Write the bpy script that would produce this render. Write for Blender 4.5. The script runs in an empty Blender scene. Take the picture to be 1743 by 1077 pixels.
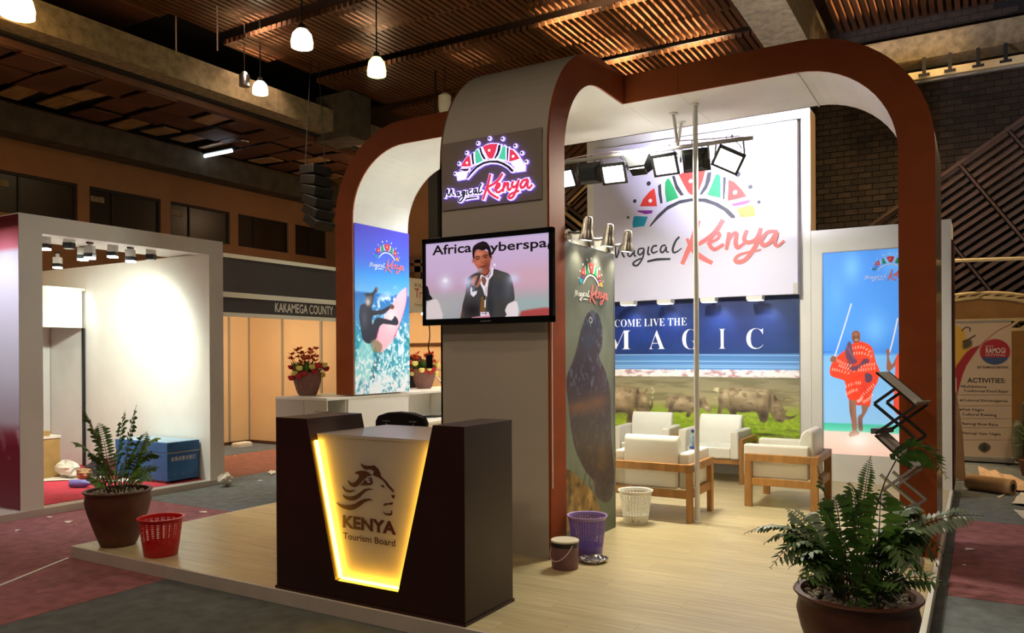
import bpy, math, random
import numpy as np
from mathutils import Vector, Matrix
random.seed(7); rng = np.random.default_rng(7)
S = bpy.context.scene; COL = S.collection
PI = math.pi

# ---------------------------------------------------------------- camera
FPX, CYP, YAW, PIT, ROL = 1336.16, 605.81, -0.536754, -0.0019386, -0.0057142
_f = np.array([math.sin(YAW)*math.cos(PIT), math.cos(YAW)*math.cos(PIT), math.sin(PIT)])
_r = np.array([math.cos(YAW), -math.sin(YAW), 0.0]); _u = np.cross(_r, _f)
_r, _u = math.cos(ROL)*_r+math.sin(ROL)*_u, -math.sin(ROL)*_r+math.cos(ROL)*_u
CAMP = np.array([0, 0, 1.70])
cam = bpy.data.cameras.new('camera'); camo = bpy.data.objects.new('camera', cam); COL.objects.link(camo)
cam.sensor_width = 36; cam.lens = FPX/1743*36; cam.shift_y = (CYP-538.5)/1743; cam.clip_end = 200
camo.matrix_world = Matrix(((_r[0], _u[0], -_f[0], CAMP[0]), (_r[1], _u[1], -_f[1], CAMP[1]), (_r[2], _u[2], -_f[2], CAMP[2]), (0, 0, 0, 1)))
S.camera = camo
def at(px, py, **k):
    """point of the plane x=, y= or z= that shows at pixel (px, py)"""
    (a, v), = k.items(); i = 'xyz'.index(a)
    d = (px-871.5)/FPX*_r-(py-CYP)/FPX*_u+_f
    return CAMP+(v-CAMP[i])/d[i]*d

# ---------------------------------------------------------------- world, exposure
S.view_settings.view_transform = 'Standard'; S.view_settings.look = 'None'
S.view_settings.gamma = 1; S.view_settings.use_curve_mapping = False; S.view_settings.exposure = 0.0
W = bpy.data.worlds.new('world'); S.world = W; W.use_nodes = True
W.node_tree.nodes['Background'].inputs[0].default_value = (1.0, 0.88, 0.74, 1); W.node_tree.nodes['Background'].inputs[1].default_value = 0.040

def V3(*a): return np.array(a, float)
def lin(c):
    c = np.asarray(c, float)/255
    return np.where(c <= .04045, c/12.92, ((c+.055)/1.055)**2.4)
def aim(o, target):
    o.rotation_euler = (Vector(target)-Vector(o.location)).to_track_quat('-Z', 'Y').to_euler()
def lamp(kind, loc, power, col=(255, 255, 255), target=None, size=.2, angle=60, blend=.5, sy=None, spread=None):
    l = bpy.data.lights.new('light', kind); l.energy = power; l.color = lin(col)
    if kind == 'AREA':
        l.size = size
        if sy: l.shape = 'RECTANGLE'; l.size_y = sy
    else: l.shadow_soft_size = size
    if spread: l.spread = math.radians(spread)
    if kind == 'SPOT': l.spot_size = math.radians(angle); l.spot_blend = blend
    o = bpy.data.objects.new('light', l); COL.objects.link(o); o.location = loc
    if target is not None: aim(o, target)
    return o
# the hall's own warm lamps outside the frame (the four in view carry theirs)
for x, y in ((-1.5, -1.5), (-6.5, -2.0), (-8.5, 3.0), (2.5, 3.0), (-3.0, 1.5)):
    lamp('SPOT', (x, y, 6.3), 190, (255, 224, 190), (x, y, 0), .18, 150, .6)
# floodlights on the stand's bar: three light the logo wall, four light the floor and the seats
BARY = 7.55
FLOODS = [(-3.79, 3.60, 'room', -15), (-3.53, 3.60, 'wall', 8), (-3.236, 3.585, 'room', 6), (-2.97, 3.615, 'wall2', 0), (-2.677, 3.605, 'room', -5), (-2.39, 3.59, 'wall', 4), (-2.05, 3.575, 'room', 28)]
for x, z, mode, a in FLOODS:
    if mode == 'room':
        lamp('AREA', (x, BARY-.10, z-.03), 6 if x < -3.5 else 31, (255, 248, 224), (-2.2+.45*(x+2.6), 5.3, .1), .18, sy=.13, spread=130)
    else:
        lamp('AREA', (x, BARY+.13, z), 29, (234, 232, 255), (x+.6, 10.4, 4.75), .18, sy=.13, spread=66)
for x in (-4.2, -3.65, -2.95, -2.33):                       # mini spots above the rhinoceros picture
    lamp('SPOT', (x, 10.20, 2.355), 9, (190, 215, 255), (x, 10.45, 2.0), .03, 85, .9)
for y in (5.94, 6.33, 6.70):                                # clip spots over the bird picture
    lamp('SPOT', (-2.775, y-.02, 2.60), 10, (255, 246, 228), (-2.895, y-.02, 2.36), .02, 100, .9)
lamp('AREA', (-4.6, 7.7, 2.5), 22, (236, 246, 240), (-6.28, 7.4, 3.5), .3)      # unseen lamp added behind the tower for the left lining
lamp('AREA', (-2.9, 7.4, 3.95), 80, (255, 252, 240), (-3.0, 9.9, .6), .3, spread=100)  # fill light added for the far seats and back wall, no fixture
lamp('AREA', (-5.3, 8.4, 3.95), 22, (240, 242, 255), (-6.2, 8.2, 1.0), .25, spread=110)  # fill light added over the shelf counter, no fixture
lamp('SPOT', (-3.0, 6.3, 2.9), 6, (225, 245, 255), (-3.0, 6.6, 4.05), .05, 90)  # uplight added for the glow under the tower roof
lamp('AREA', (-1.2, 9.3, 3.6), 5, (240, 243, 255), (-1.3, 10.5, 1.4), .25)  # fill light for the wall by the glowing print, no fixture
# fluorescent fittings in the void above the slats
for x, y, sx, sy, e, c in ((-6.1, 13.7, .75, 3.4, 1500, (255, 226, 178)), (-4.65, 13.7, .95, 3.4, 1700, (255, 226, 178)), (-1.2, 15.2, 2.0, .9, 330, (255, 214, 150))):
    lamp('AREA', (x, y, 8.15), e, c, (x, y, 0), sx, sy=sy, spread=80)
for px, py, e, c in ((452, 45, 150, (255, 240, 226)), (440, 85, 120, (255, 214, 180)), (645, 30, 120, (240, 246, 236)), (622, 92, 40, (255, 240, 200)), (815, 90, 40, (255, 236, 210))):
    q = at(px, py, z=7.6); lamp('AREA', (q[0], q[1], 8.1), e, c, (q[0], q[1], 0), .55, sy=.8, spread=90)
for x, y in ((-9.35, 4.85), (-9.25, 5.2), (-9.3, 5.55), (-9.2, 5.85)):       # inside the white booth
    lamp('SPOT', (x, y, 2.78), 84, (246, 255, 242), (x-1.3, 6.8, 1.1), .05, 120, .8)
lamp('SPOT', (-11.3, 6.2, 2.98), 20, (255, 255, 255), (-11.6, 6.8, 2.2), .03, 60, .5)
lamp('AREA', (-10.6, 9.0, 2.5), 32, (255, 222, 184), (-11.4, 9.9, .6), .5)      # warm tubes inside the shell booths
lamp('AREA', (-10.9, 12.8, 2.5), 44, (255, 214, 168), (-11.8, 13.6, 1.0), .5)
lamp('SPOT', (-8.9, 3.2, 3.4), 170, (240, 240, 255), (-8.95, 4.43, 1.7), .1, 80, .8)   # fill light added to brighten the neighbour's graphic wall
lamp('POINT', (1.3, 11.0, 4.8), 150, (255, 214, 160), size=.2)                 # fill light added for the banner and the right side
lamp('POINT', (-14.6, 8.0, 4.3), 9, (255, 190, 130), size=.2)
lamp('POINT', (-14.2, 14.0, 4.3), 11, (255, 190, 130), size=.2)
lamp('POINT', (-12.6, 14.8, 5.6), 30, (255, 210, 160), size=.2)  # fill light added to brighten the far wall

# ---------------------------------------------------------------- materials
def mat(name, col, rough=.5, metal=0, var=0.0, scale=6, bump=0.0, stretch=None, emit=0, ecol=None, spec=None, rnd=0, col2=None, alpha=None, trans=0, sss=0):
    m = bpy.data.materials.new(name); m.use_nodes = True; nt = m.node_tree; b = nt.nodes['Principled BSDF']
    c = lin(col); b.inputs['Base Color'].default_value = (*c, 1)
    b.inputs['Roughness'].default_value = rough; b.inputs['Metallic'].default_value = metal
    if spec is not None: b.inputs['Specular IOR Level'].default_value = spec
    if trans: b.inputs['Transmission Weight'].default_value = trans
    if emit:
        b.inputs['Emission Color'].default_value = (*lin(ecol or col), 1); b.inputs['Emission Strength'].default_value = emit
    if var or bump:
        tc = nt.nodes.new('ShaderNodeTexCoord'); mp = nt.nodes.new('ShaderNodeMapping')
        nt.links.new(tc.outputs['Object'], mp.inputs[0])
        if stretch: mp.inputs['Scale'].default_value = stretch
        n = nt.nodes.new('ShaderNodeTexNoise'); n.inputs['Scale'].default_value = scale; n.inputs['Detail'].default_value = 6
        if rnd:
            oi = nt.nodes.new('ShaderNodeObjectInfo'); va = nt.nodes.new('ShaderNodeVectorMath'); va.operation = 'SCALE'
            cx = nt.nodes.new('ShaderNodeCombineXYZ')
            for i in range(3): nt.links.new(oi.outputs['Random'], cx.inputs[i])
            nt.links.new(cx.outputs[0], va.inputs[0]); va.inputs['Scale'].default_value = 37.0
            ad = nt.nodes.new('ShaderNodeVectorMath'); nt.links.new(mp.outputs[0], ad.inputs[0]); nt.links.new(va.outputs[0], ad.inputs[1])
            nt.links.new(ad.outputs[0], n.inputs['Vector'])
        else: nt.links.new(mp.outputs[0], n.inputs['Vector'])
        if var:
            cr = nt.nodes.new('ShaderNodeValToRGB'); e = cr.color_ramp.elements
            lo = lin(col2) if col2 else c*(1-var); hi = c if col2 else np.clip(c*(1+var), 0, 1)
            e[0].position = .32; e[1].position = .68; e[0].color = (*lo, 1); e[1].color = (*hi, 1)
            nt.links.new(n.outputs['Fac'], cr.inputs[0]); out = cr.outputs[0]
            if rnd:
                hs = nt.nodes.new('ShaderNodeHueSaturation'); mr = nt.nodes.new('ShaderNodeMapRange')
                mr.inputs['To Min'].default_value = 1-rnd; mr.inputs['To Max'].default_value = 1+rnd
                nt.links.new(oi.outputs['Random'], mr.inputs['Value']); nt.links.new(mr.outputs[0], hs.inputs['Value']); nt.links.new(out, hs.inputs['Color']); out = hs.outputs[0]
            nt.links.new(out, b.inputs['Base Color'])
        if bump:
            bp = nt.nodes.new('ShaderNodeBump'); bp.inputs['Strength'].default_value = bump; bp.inputs['Distance'].default_value = .01
            nt.links.new(n.outputs['Fac'], bp.inputs['Height']); nt.links.new(bp.outputs[0], b.inputs['Normal'])
    return m
def picmat(name, emit=0.0, rough=.35):
    m = bpy.data.materials.new(name); m.use_nodes = True; nt = m.node_tree; b = nt.nodes['Principled BSDF']
    a = nt.nodes.new('ShaderNodeAttribute'); a.attribute_name = 'ink'
    nt.links.new(a.outputs['Color'], b.inputs['Base Color']); b.inputs['Roughness'].default_value = rough
    if emit:
        nt.links.new(a.outputs['Color'], b.inputs['Emission Color']); b.inputs['Emission Strength'].default_value = emit
    return m
M = {}
M['white'] = mat('white_laminate', (226, 224, 216), .38, var=.03, scale=3)
M['board'] = mat('lavender_white_board', (216, 214, 236), .4)
M['grey'] = mat('grey_laminate', (190, 184, 172), .42, var=.03, scale=2)
M['orange'] = mat('orange_laminate', (150, 68, 26), .6, spec=.25, var=.10, scale=5)
M['orange2'] = mat('brown_orange_laminate', (150, 72, 29), .55, spec=.3, var=.08, scale=4)
M['skin'] = mat('glossy_outer_skin', (150, 130, 106), .2, var=.1, scale=2)
M['black'] = mat('black_plastic', (16, 16, 18), .35)
M['blackm'] = mat('black_metal', (13, 13, 14), .55, var=.2, scale=20)
M['chrome'] = mat('brushed_steel', (176, 174, 170), .3, 1, var=.08, scale=30)
M['grey_metal'] = mat('grey_metal', (150, 150, 148), .4, .8, var=.1, scale=15)
M['white_metal'] = mat('white_metal', (214, 212, 206), .4, var=.04, scale=10)
M['lens'] = mat('lamp_lens', (255, 255, 255), .3, emit=14, ecol=(255, 252, 244))
M['lens2'] = mat('spot_lens', (255, 255, 255), .3, emit=9, ecol=(255, 250, 240))
M['lensoff'] = mat('clear_lens', (60, 60, 62), .15)
M['counter'] = mat('dark_brown_laminate', (48, 19, 15), .34, var=.15, scale=3)
M['countertop'] = mat('warm_grey_laminate', (186, 178, 168), .3, var=.03)
M['led'] = mat('amber_led_strip', (255, 200, 60), .4, emit=24, ecol=(255, 192, 52))
M['maroon_print'] = mat('maroon_print', (70, 20, 22), .5)
M['plank'] = mat('oak_plank', (202, 187, 146), .32, var=.2, scale=5, stretch=(.5, 7, 1), rnd=.06, col2=(178, 160, 118))
M['plankbase'] = mat('plank_underlay', (120, 102, 72), .7)
M['trim'] = mat('white_edge_trim', (196, 186, 176), .45, var=.06, scale=4)
M['carpet_maroon'] = mat('maroon_carpet', (138, 86, 90), .95, var=.25, scale=9, bump=.2)
M['carpet_grey'] = mat('grey_carpet', (104, 110, 112), .95, var=.22, scale=9, bump=.2)
M['carpet_dark'] = mat('dark_grey_carpet', (84, 90, 92), .95, var=.25, scale=7, bump=.2)
M['carpet_red'] = mat('brick_red_carpet', (128, 78, 60), .95, var=.2, scale=7)
M['carpet_pink'] = mat('crimson_carpet', (200, 58, 76), .95, var=.15, scale=7)
M['concrete'] = mat('rough_concrete', (124, 110, 84), .9, var=.3, scale=9, bump=.6)
M['concrete_dark'] = mat('dark_concrete', (70, 62, 50), .9, var=.3, scale=4, bump=.3)
M['plaster'] = mat('brown_plaster', (136, 98, 66), .85, var=.06, scale=2)
M['slat'] = mat('stained_wood_slat', (84, 52, 31), .28, var=.25, scale=4, stretch=(6, .4, 2), rnd=.25)
M['slat_dark'] = mat('dark_wood_slat', (70, 50, 40), .5, var=.3, scale=4, rnd=.3)
M['slat_pale'] = mat('pale_wood_slat', (190, 160, 110), .5, var=.2, scale=4)
M['dark'] = mat('dark_cavity', (16, 13, 11), .9)
M['panel'] = mat('wood_ceiling_panel', (84, 50, 32), .6, var=.25, scale=1.5, rnd=.2)
M['panel_lit'] = mat('lit_ceiling_panel', (150, 118, 78), .5, var=.35, scale=2, stretch=(1, 6, 1))
M['brickdark'] = mat('dark_brick', (54, 42, 32), .8, var=.4, scale=5, rnd=.5)
M['glassdark'] = mat('dark_window_glass', (36, 28, 20), .3, var=.3, scale=1.2)
M['leather'] = mat('white_leather', (234, 232, 218), .4, var=.02, scale=6, bump=.05)
M['oak'] = mat('honey_wood', (170, 122, 66), .42, var=.2, scale=5, stretch=(3, 3, .6), rnd=.1)
M['terracotta'] = mat('dark_terracotta', (92, 52, 34), .55, var=.25, scale=8, bump=.15)
M['gravel'] = mat('pale_gravel', (178, 166, 148), .9, var=.3, scale=30)
M['soil'] = mat('dark_soil', (60, 48, 38), .95)
M['fern'] = mat('fern_green', (80, 116, 56), .5, var=.45, scale=7, sss=0)
M['fern2'] = mat('fern_bright_green', (106, 150, 62), .5, var=.35, scale=7)
M['fern3'] = mat('fern_pale_green', (120, 140, 116), .5, var=.3, scale=9)
M['stem'] = mat('fern_stem', (62, 50, 30), .6)
M['red_pl'] = mat('red_plastic', (196, 24, 26), .35)
M['purple_pl'] = mat('purple_plastic', (116, 92, 176), .35)
M['purple_rim'] = mat('pale_purple_plastic', (170, 148, 206), .35)
M['white_pl'] = mat('white_plastic', (228, 226, 214), .35)
M['mauve'] = mat('mauve_paint', (118, 84, 92), .5, var=.12, scale=9)
M['paintlid'] = mat('pale_lid', (206, 198, 176), .45, var=.05)
M['pinkgrey'] = mat('pale_pink_wire', (206, 176, 180), .4)
M['foil'] = mat('crumpled_foil', (190, 188, 190), .25, .7, var=.5, scale=25)
M['blue_crate'] = mat('blue_painted_wood', (38, 96, 152), .5, var=.18, scale=4)
M['blue_crate2'] = mat('blue_grey_lid', (150, 178, 200), .45, var=.1)
M['cardboard'] = mat('cardboard', (176, 140, 82), .8, var=.12, scale=5)
M['kraft'] = mat('kraft_paper', (170, 134, 96), .8, var=.15, scale=4)
M['paper'] = mat('white_paper', (222, 214, 200), .8, var=.05)
M['maroon_cloth'] = mat('maroon_bag', (110, 40, 56), .7, var=.35, scale=10)
M['dark_cloth'] = mat('dark_bag', (50, 40, 50), .7, var=.3, scale=10)
M['lav'] = mat('lavender_plastic', (126, 120, 196), .35)
M['shell'] = mat('shell_scheme_panel', (222, 190, 146), .6, var=.03, scale=2)
M['alu'] = mat('aluminium_profile', (170, 166, 158), .4, .5)
M['fascia'] = mat('dark_grey_fascia', (66, 62, 66), .5, var=.06, scale=3)
M['beigefascia'] = mat('beige_fascia', (196, 178, 156), .6, var=.05)
M['text_white'] = mat('white_lettering', (226, 222, 214), .5)
M['text_dark'] = mat('dark_lettering', (46, 40, 44), .5)
M['text_red'] = mat('red_lettering', (150, 40, 44), .5)
M['cream'] = mat('cream_lattice', (206, 186, 140), .6, var=.08)
M['tan'] = mat('tan_fabric', (150, 110, 62), .8, var=.1)
M['olive'] = mat('olive_upholstery', (96, 96, 76), .8, var=.2)
M['water'] = mat('clear_blue_plastic', (190, 214, 236), .08, trans=.7)
M['cap'] = mat('navy_cap', (30, 50, 130), .4)
M['ink_black'] = mat('charcoal_print', (44, 46, 54), .5)
M['ink_red'] = mat('red_print', (226, 56, 42), .5)
M['ink_green'] = mat('green_print', (14, 164, 92), .5)
M['ink_purple'] = mat('violet_print', (136, 44, 150), .5)
M['ink_pink'] = mat('magenta_print', (206, 74, 156), .5)
M['ink_teal'] = mat('teal_print', (18, 150, 186), .5)
M['ink_orange'] = mat('amber_print', (226, 150, 60), .5)
M['ink_coral'] = mat('coral_print', (222, 116, 116), .5)
M['ink_white'] = mat('white_print', (244, 244, 244), .5)

# ---------------------------------------------------------------- mesh helpers
V = lambda *a: np.array(a, float)
def unit(v): v = np.asarray(v, float); return v/(np.linalg.norm(v)+1e-12)
def frame(o, ex, ey): ex, ey = unit(ex), unit(ey); return (np.asarray(o, float), ex, ey, np.cross(ex, ey))
def wallframe(y, x0=0, z0=0): return frame((x0, y, z0), (1, 0, 0), (0, 0, 1))         # faces -Y
def sideframe(x, y0=0, z0=0): return frame((x, y0, z0), (0, 1, 0), (0, 0, 1))         # faces +X
def catmull(p, n=6):
    p = np.asarray(p, float); q = np.vstack([2*p[0]-p[1], p, 2*p[-1]-p[-2]]); out = []
    for i in range(1, len(q)-2):
        for t in np.arange(n)/n:
            a, b, c, d = q[i-1:i+3]
            out.append(.5*((2*b)+(c-a)*t+(2*a-5*b+4*c-d)*t*t+(3*b-a-3*c+d)*t**3))
    return np.array(out+[p[-1]])
from mathutils.geometry import tessellate_polygon
class MB:
    def __init__(s): s.v = []; s.f = []; s.m = []
    def add(s, vs, fs, mi=0):
        b = len(s.v); s.v += [tuple(float(k) for k in x) for x in vs]; s.f += [tuple(b+i for i in f) for f in fs]; s.m += [mi]*len(fs); return s
    def box(s, a, b, mi=0):
        a, b = np.minimum(a, b), np.maximum(a, b)
        return s.obox((a+b)/2, V((b-a)[0]/2, 0, 0), V(0, (b-a)[1]/2, 0), V(0, 0, (b-a)[2]/2), mi)
    def obox(s, c, ax, ay, az, mi=0):
        c, ax, ay, az = (np.asarray(k, float) for k in (c, ax, ay, az))
        vs = [c+i*ax+j*ay+k*az for k in (-1, 1) for j in (-1, 1) for i in (-1, 1)]
        return s.add(vs, [(0, 2, 3, 1), (4, 5, 7, 6), (0, 1, 5, 4), (2, 6, 7, 3), (0, 4, 6, 2), (1, 3, 7, 5)], mi)
    def bar(s, p, q, w, h, up=(0, 0, 1), mi=0):
        p, q = np.asarray(p, float), np.asarray(q, float); d = unit(q-p); sd = unit(np.cross(d, up)); u = np.cross(sd, d)
        return s.obox((p+q)/2, (q-p)/2, sd*w/2, u*h/2, mi)
    def tube(s, pts, r, n=8, mi=0):
        pts = np.asarray(pts, float); m = len(pts); rs = np.broadcast_to(r, (m,)); ref = V(0, 0, 1)
        t0 = unit(pts[1]-pts[0])
        if abs(t0[2]) > .9: ref = V(1, 0, 0)
        vs = []
        for i in range(m):
            t = unit(pts[min(i+1, m-1)]-pts[max(i-1, 0)]); a = unit(np.cross(t, ref)); b = np.cross(t, a)
            for k in range(n): th = 2*PI*k/n; vs.append(pts[i]+rs[i]*(math.cos(th)*a+math.sin(th)*b))
        fs = [(i*n+k, i*n+(k+1) % n, (i+1)*n+(k+1) % n, (i+1)*n+k) for i in range(m-1) for k in range(n)]
        fs += [tuple(range(n))[::-1], tuple((m-1)*n+k for k in range(n))]
        return s.add(vs, fs, mi)
    def lathe(s, prof, n=28, c=(0, 0, 0), mi=0):
        c = np.asarray(c, float); vs = []; m = len(prof)
        for r, z in prof:
            for k in range(n): th = 2*PI*k/n; vs.append(c+V(r*math.cos(th), r*math.sin(th), z))
        fs = [(i*n+k, i*n+(k+1) % n, (i+1)*n+(k+1) % n, (i+1)*n+k) for i in range(m-1) for k in range(n)]
        fs += [tuple(range(n))[::-1], tuple((m-1)*n+k for k in range(n))]
        return s.add(vs, fs, mi)
    def ball(s, c, r, n=8, mi=0, sq=(1, 1, 1)):
        sq = np.asarray(sq); k = max(4, n//2+1)
        b = len(s.v); s.lathe([(max(1e-4, r*math.sin(PI*i/k)), -r*math.cos(PI*i/k)) for i in range(k+1)], n, (0, 0, 0), mi)
        s.v[b:] = [tuple(np.asarray(v)*sq+np.asarray(c)) for v in s.v[b:]]; return s
    def prism(s, poly, fr, d, mi=0, base=0):
        o, ex, ey, en = fr; n = len(poly)
        P0 = [o+a*ex+b*ey+base*en for a, b in poly]; P1 = [p+d*en for p in P0]
        tri = tessellate_polygon([[Vector((a, b, 0)) for a, b in poly]])
        A = sum(poly[i][0]*poly[(i+1) % n][1]-poly[(i+1) % n][0]*poly[i][1] for i in range(n))
        fs = []
        for t in tri:
            a, b, c = (poly[i] for i in t); ar = (b[0]-a[0])*(c[1]-a[1])-(c[0]-a[0])*(b[1]-a[1])
            t = tuple(t) if ar > 0 else tuple(t)[::-1]
            fs += [tuple(i+n for i in t), t[::-1]]
        fs += [((i, (i+1) % n, (i+1) % n+n, i+n) if A > 0 else (i, i+n, (i+1) % n+n, (i+1) % n)) for i in range(n)]
        return s.add(P0+P1, fs, mi)
    def stroke(s, pts, w, fr, d, mi=0, base=0, grow=0, n=5):
        """a brush stroke of changing width in a frame"""
        o, ex, ey, en = fr; p = catmull(pts, n); m = len(p); ws = np.interp(np.linspace(0, 1, m), np.linspace(0, 1, len(w)), w)/2+grow
        tg = np.gradient(p, axis=0); tg /= np.linalg.norm(tg, axis=1)[:, None]+1e-9; nr = np.stack([-tg[:, 1], tg[:, 0]], 1)
        p[0] -= tg[0]*ws[0]*.6; p[-1] += tg[-1]*ws[-1]*.6
        L, R = p+nr*ws[:, None], p-nr*ws[:, None]
        P = lambda q, h: o+q[0]*ex+q[1]*ey+h*en
        vs = [P(q, base+(h+.0012*i/m if h else 0)) for i, q2 in enumerate(zip(L, R)) for q in q2 for h in (0, d)]
        fs = []
        for i in range(m-1):
            a = 4*i; b = a+4
            fs += [(a+3, b+3, b+1, a+1), (a, b, b+2, a+2), (a+1, b+1, b, a), (a+2, b+2, b+3, a+3)]
        fs += [(0, 2, 3, 1), (4*m-4, 4*m-3, 4*m-1, 4*m-2)]
        return s.add(vs, fs, mi)
    def build(s, name, mats, parent=None, bev=0, smooth=False, world=True, shade=None):
        me = bpy.data.meshes.new(name); v = s.v
        if parent is not None and world:
            o = org(parent); v = [tuple(np.asarray(k)-o) for k in v]
        me.from_pydata(v, [], s.f)
        for m in (mats if isinstance(mats, (list, tuple)) else [mats]): me.materials.append(M[m] if isinstance(m, str) else m)
        if any(s.m): me.polygons.foreach_set('material_index', s.m)
        if smooth:
            me.polygons.foreach_set('use_smooth', [True]*len(me.polygons)); me.set_sharp_from_angle(angle=math.radians(40))
        me.update()
        ob = bpy.data.objects.new(name, me); COL.objects.link(ob)
        if parent is not None: ob.parent = parent
        if bev:
            b = ob.modifiers.new('bevel', 'BEVEL'); b.width = bev; b.segments = 2; b.limit_method = 'ANGLE'
        return ob
def org(o):
    p = np.zeros(3)
    while o is not None: p += np.array(o.location); o = o.parent
    return p
def tag(o, label, cat, group=None):
    o['label'] = label; o['category'] = cat
    if group: o['group'] = group
    return o
def thing(name, label, cat, loc=(0, 0, 0), rz=0, group=None):
    o = bpy.data.objects.new(name, None); COL.objects.link(o); o.empty_display_size = .1
    o.location = loc; o.rotation_euler = (0, 0, rz); return tag(o, label, cat, group)
def lone(name, mb, mats, label, cat, loc, group=None, bev=0, smooth=False):
    """a thing that is one mesh"""
    mb.v = [tuple(np.asarray(k)-np.asarray(loc)) for k in mb.v]
    o = mb.build(name, mats, None, bev, smooth); o.location = loc; return tag(o, label, cat, group)
def struct(name, mb, mats, parent=None, bev=0, smooth=False):
    o = mb.build(name, mats, parent, bev, smooth)
    if parent is None: o['kind'] = 'structure'
    return o
def copy_of(root, loc, rz, label=None):
    r = root.copy(); COL.objects.link(r); r.location = loc; r.rotation_euler = (0, 0, rz)
    if label: r['label'] = label
    for ch in list(root.children):
        c = ch.copy(); COL.objects.link(c); c.parent = r
        for g in list(ch.children):
            d = g.copy(); COL.objects.link(d); d.parent = c
    return r
def text(s, name, fr, x0, x1, z0, z1, m, parent, bold=0, d=.003, base=.0015):
    """flat lettering filling a box of a frame"""
    cu = bpy.data.curves.new('t', 'FONT'); cu.body = s; cu.offset = bold; cu.resolution_u = 3
    t = bpy.data.objects.new('t', cu); COL.objects.link(t)
    me = bpy.data.meshes.new_from_object(t.evaluated_get(bpy.context.evaluated_depsgraph_get()))
    bpy.data.objects.remove(t); bpy.data.curves.remove(cu)
    a = np.array([v.co[:] for v in me.vertices]); lo, hi = a.min(0), a.max(0); o, ex, ey, en = fr
    a = (a-lo)/np.maximum(hi-lo, 1e-6)
    pts = [o+(x0+k[0]*(x1-x0))*ex+(z0+k[1]*(z1-z0))*ey+base*en for k in a]
    mb = MB().add(pts, [tuple(p.vertices) for p in me.polygons]); bpy.data.meshes.remove(me)
    return mb.build(name, m, parent)

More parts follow.
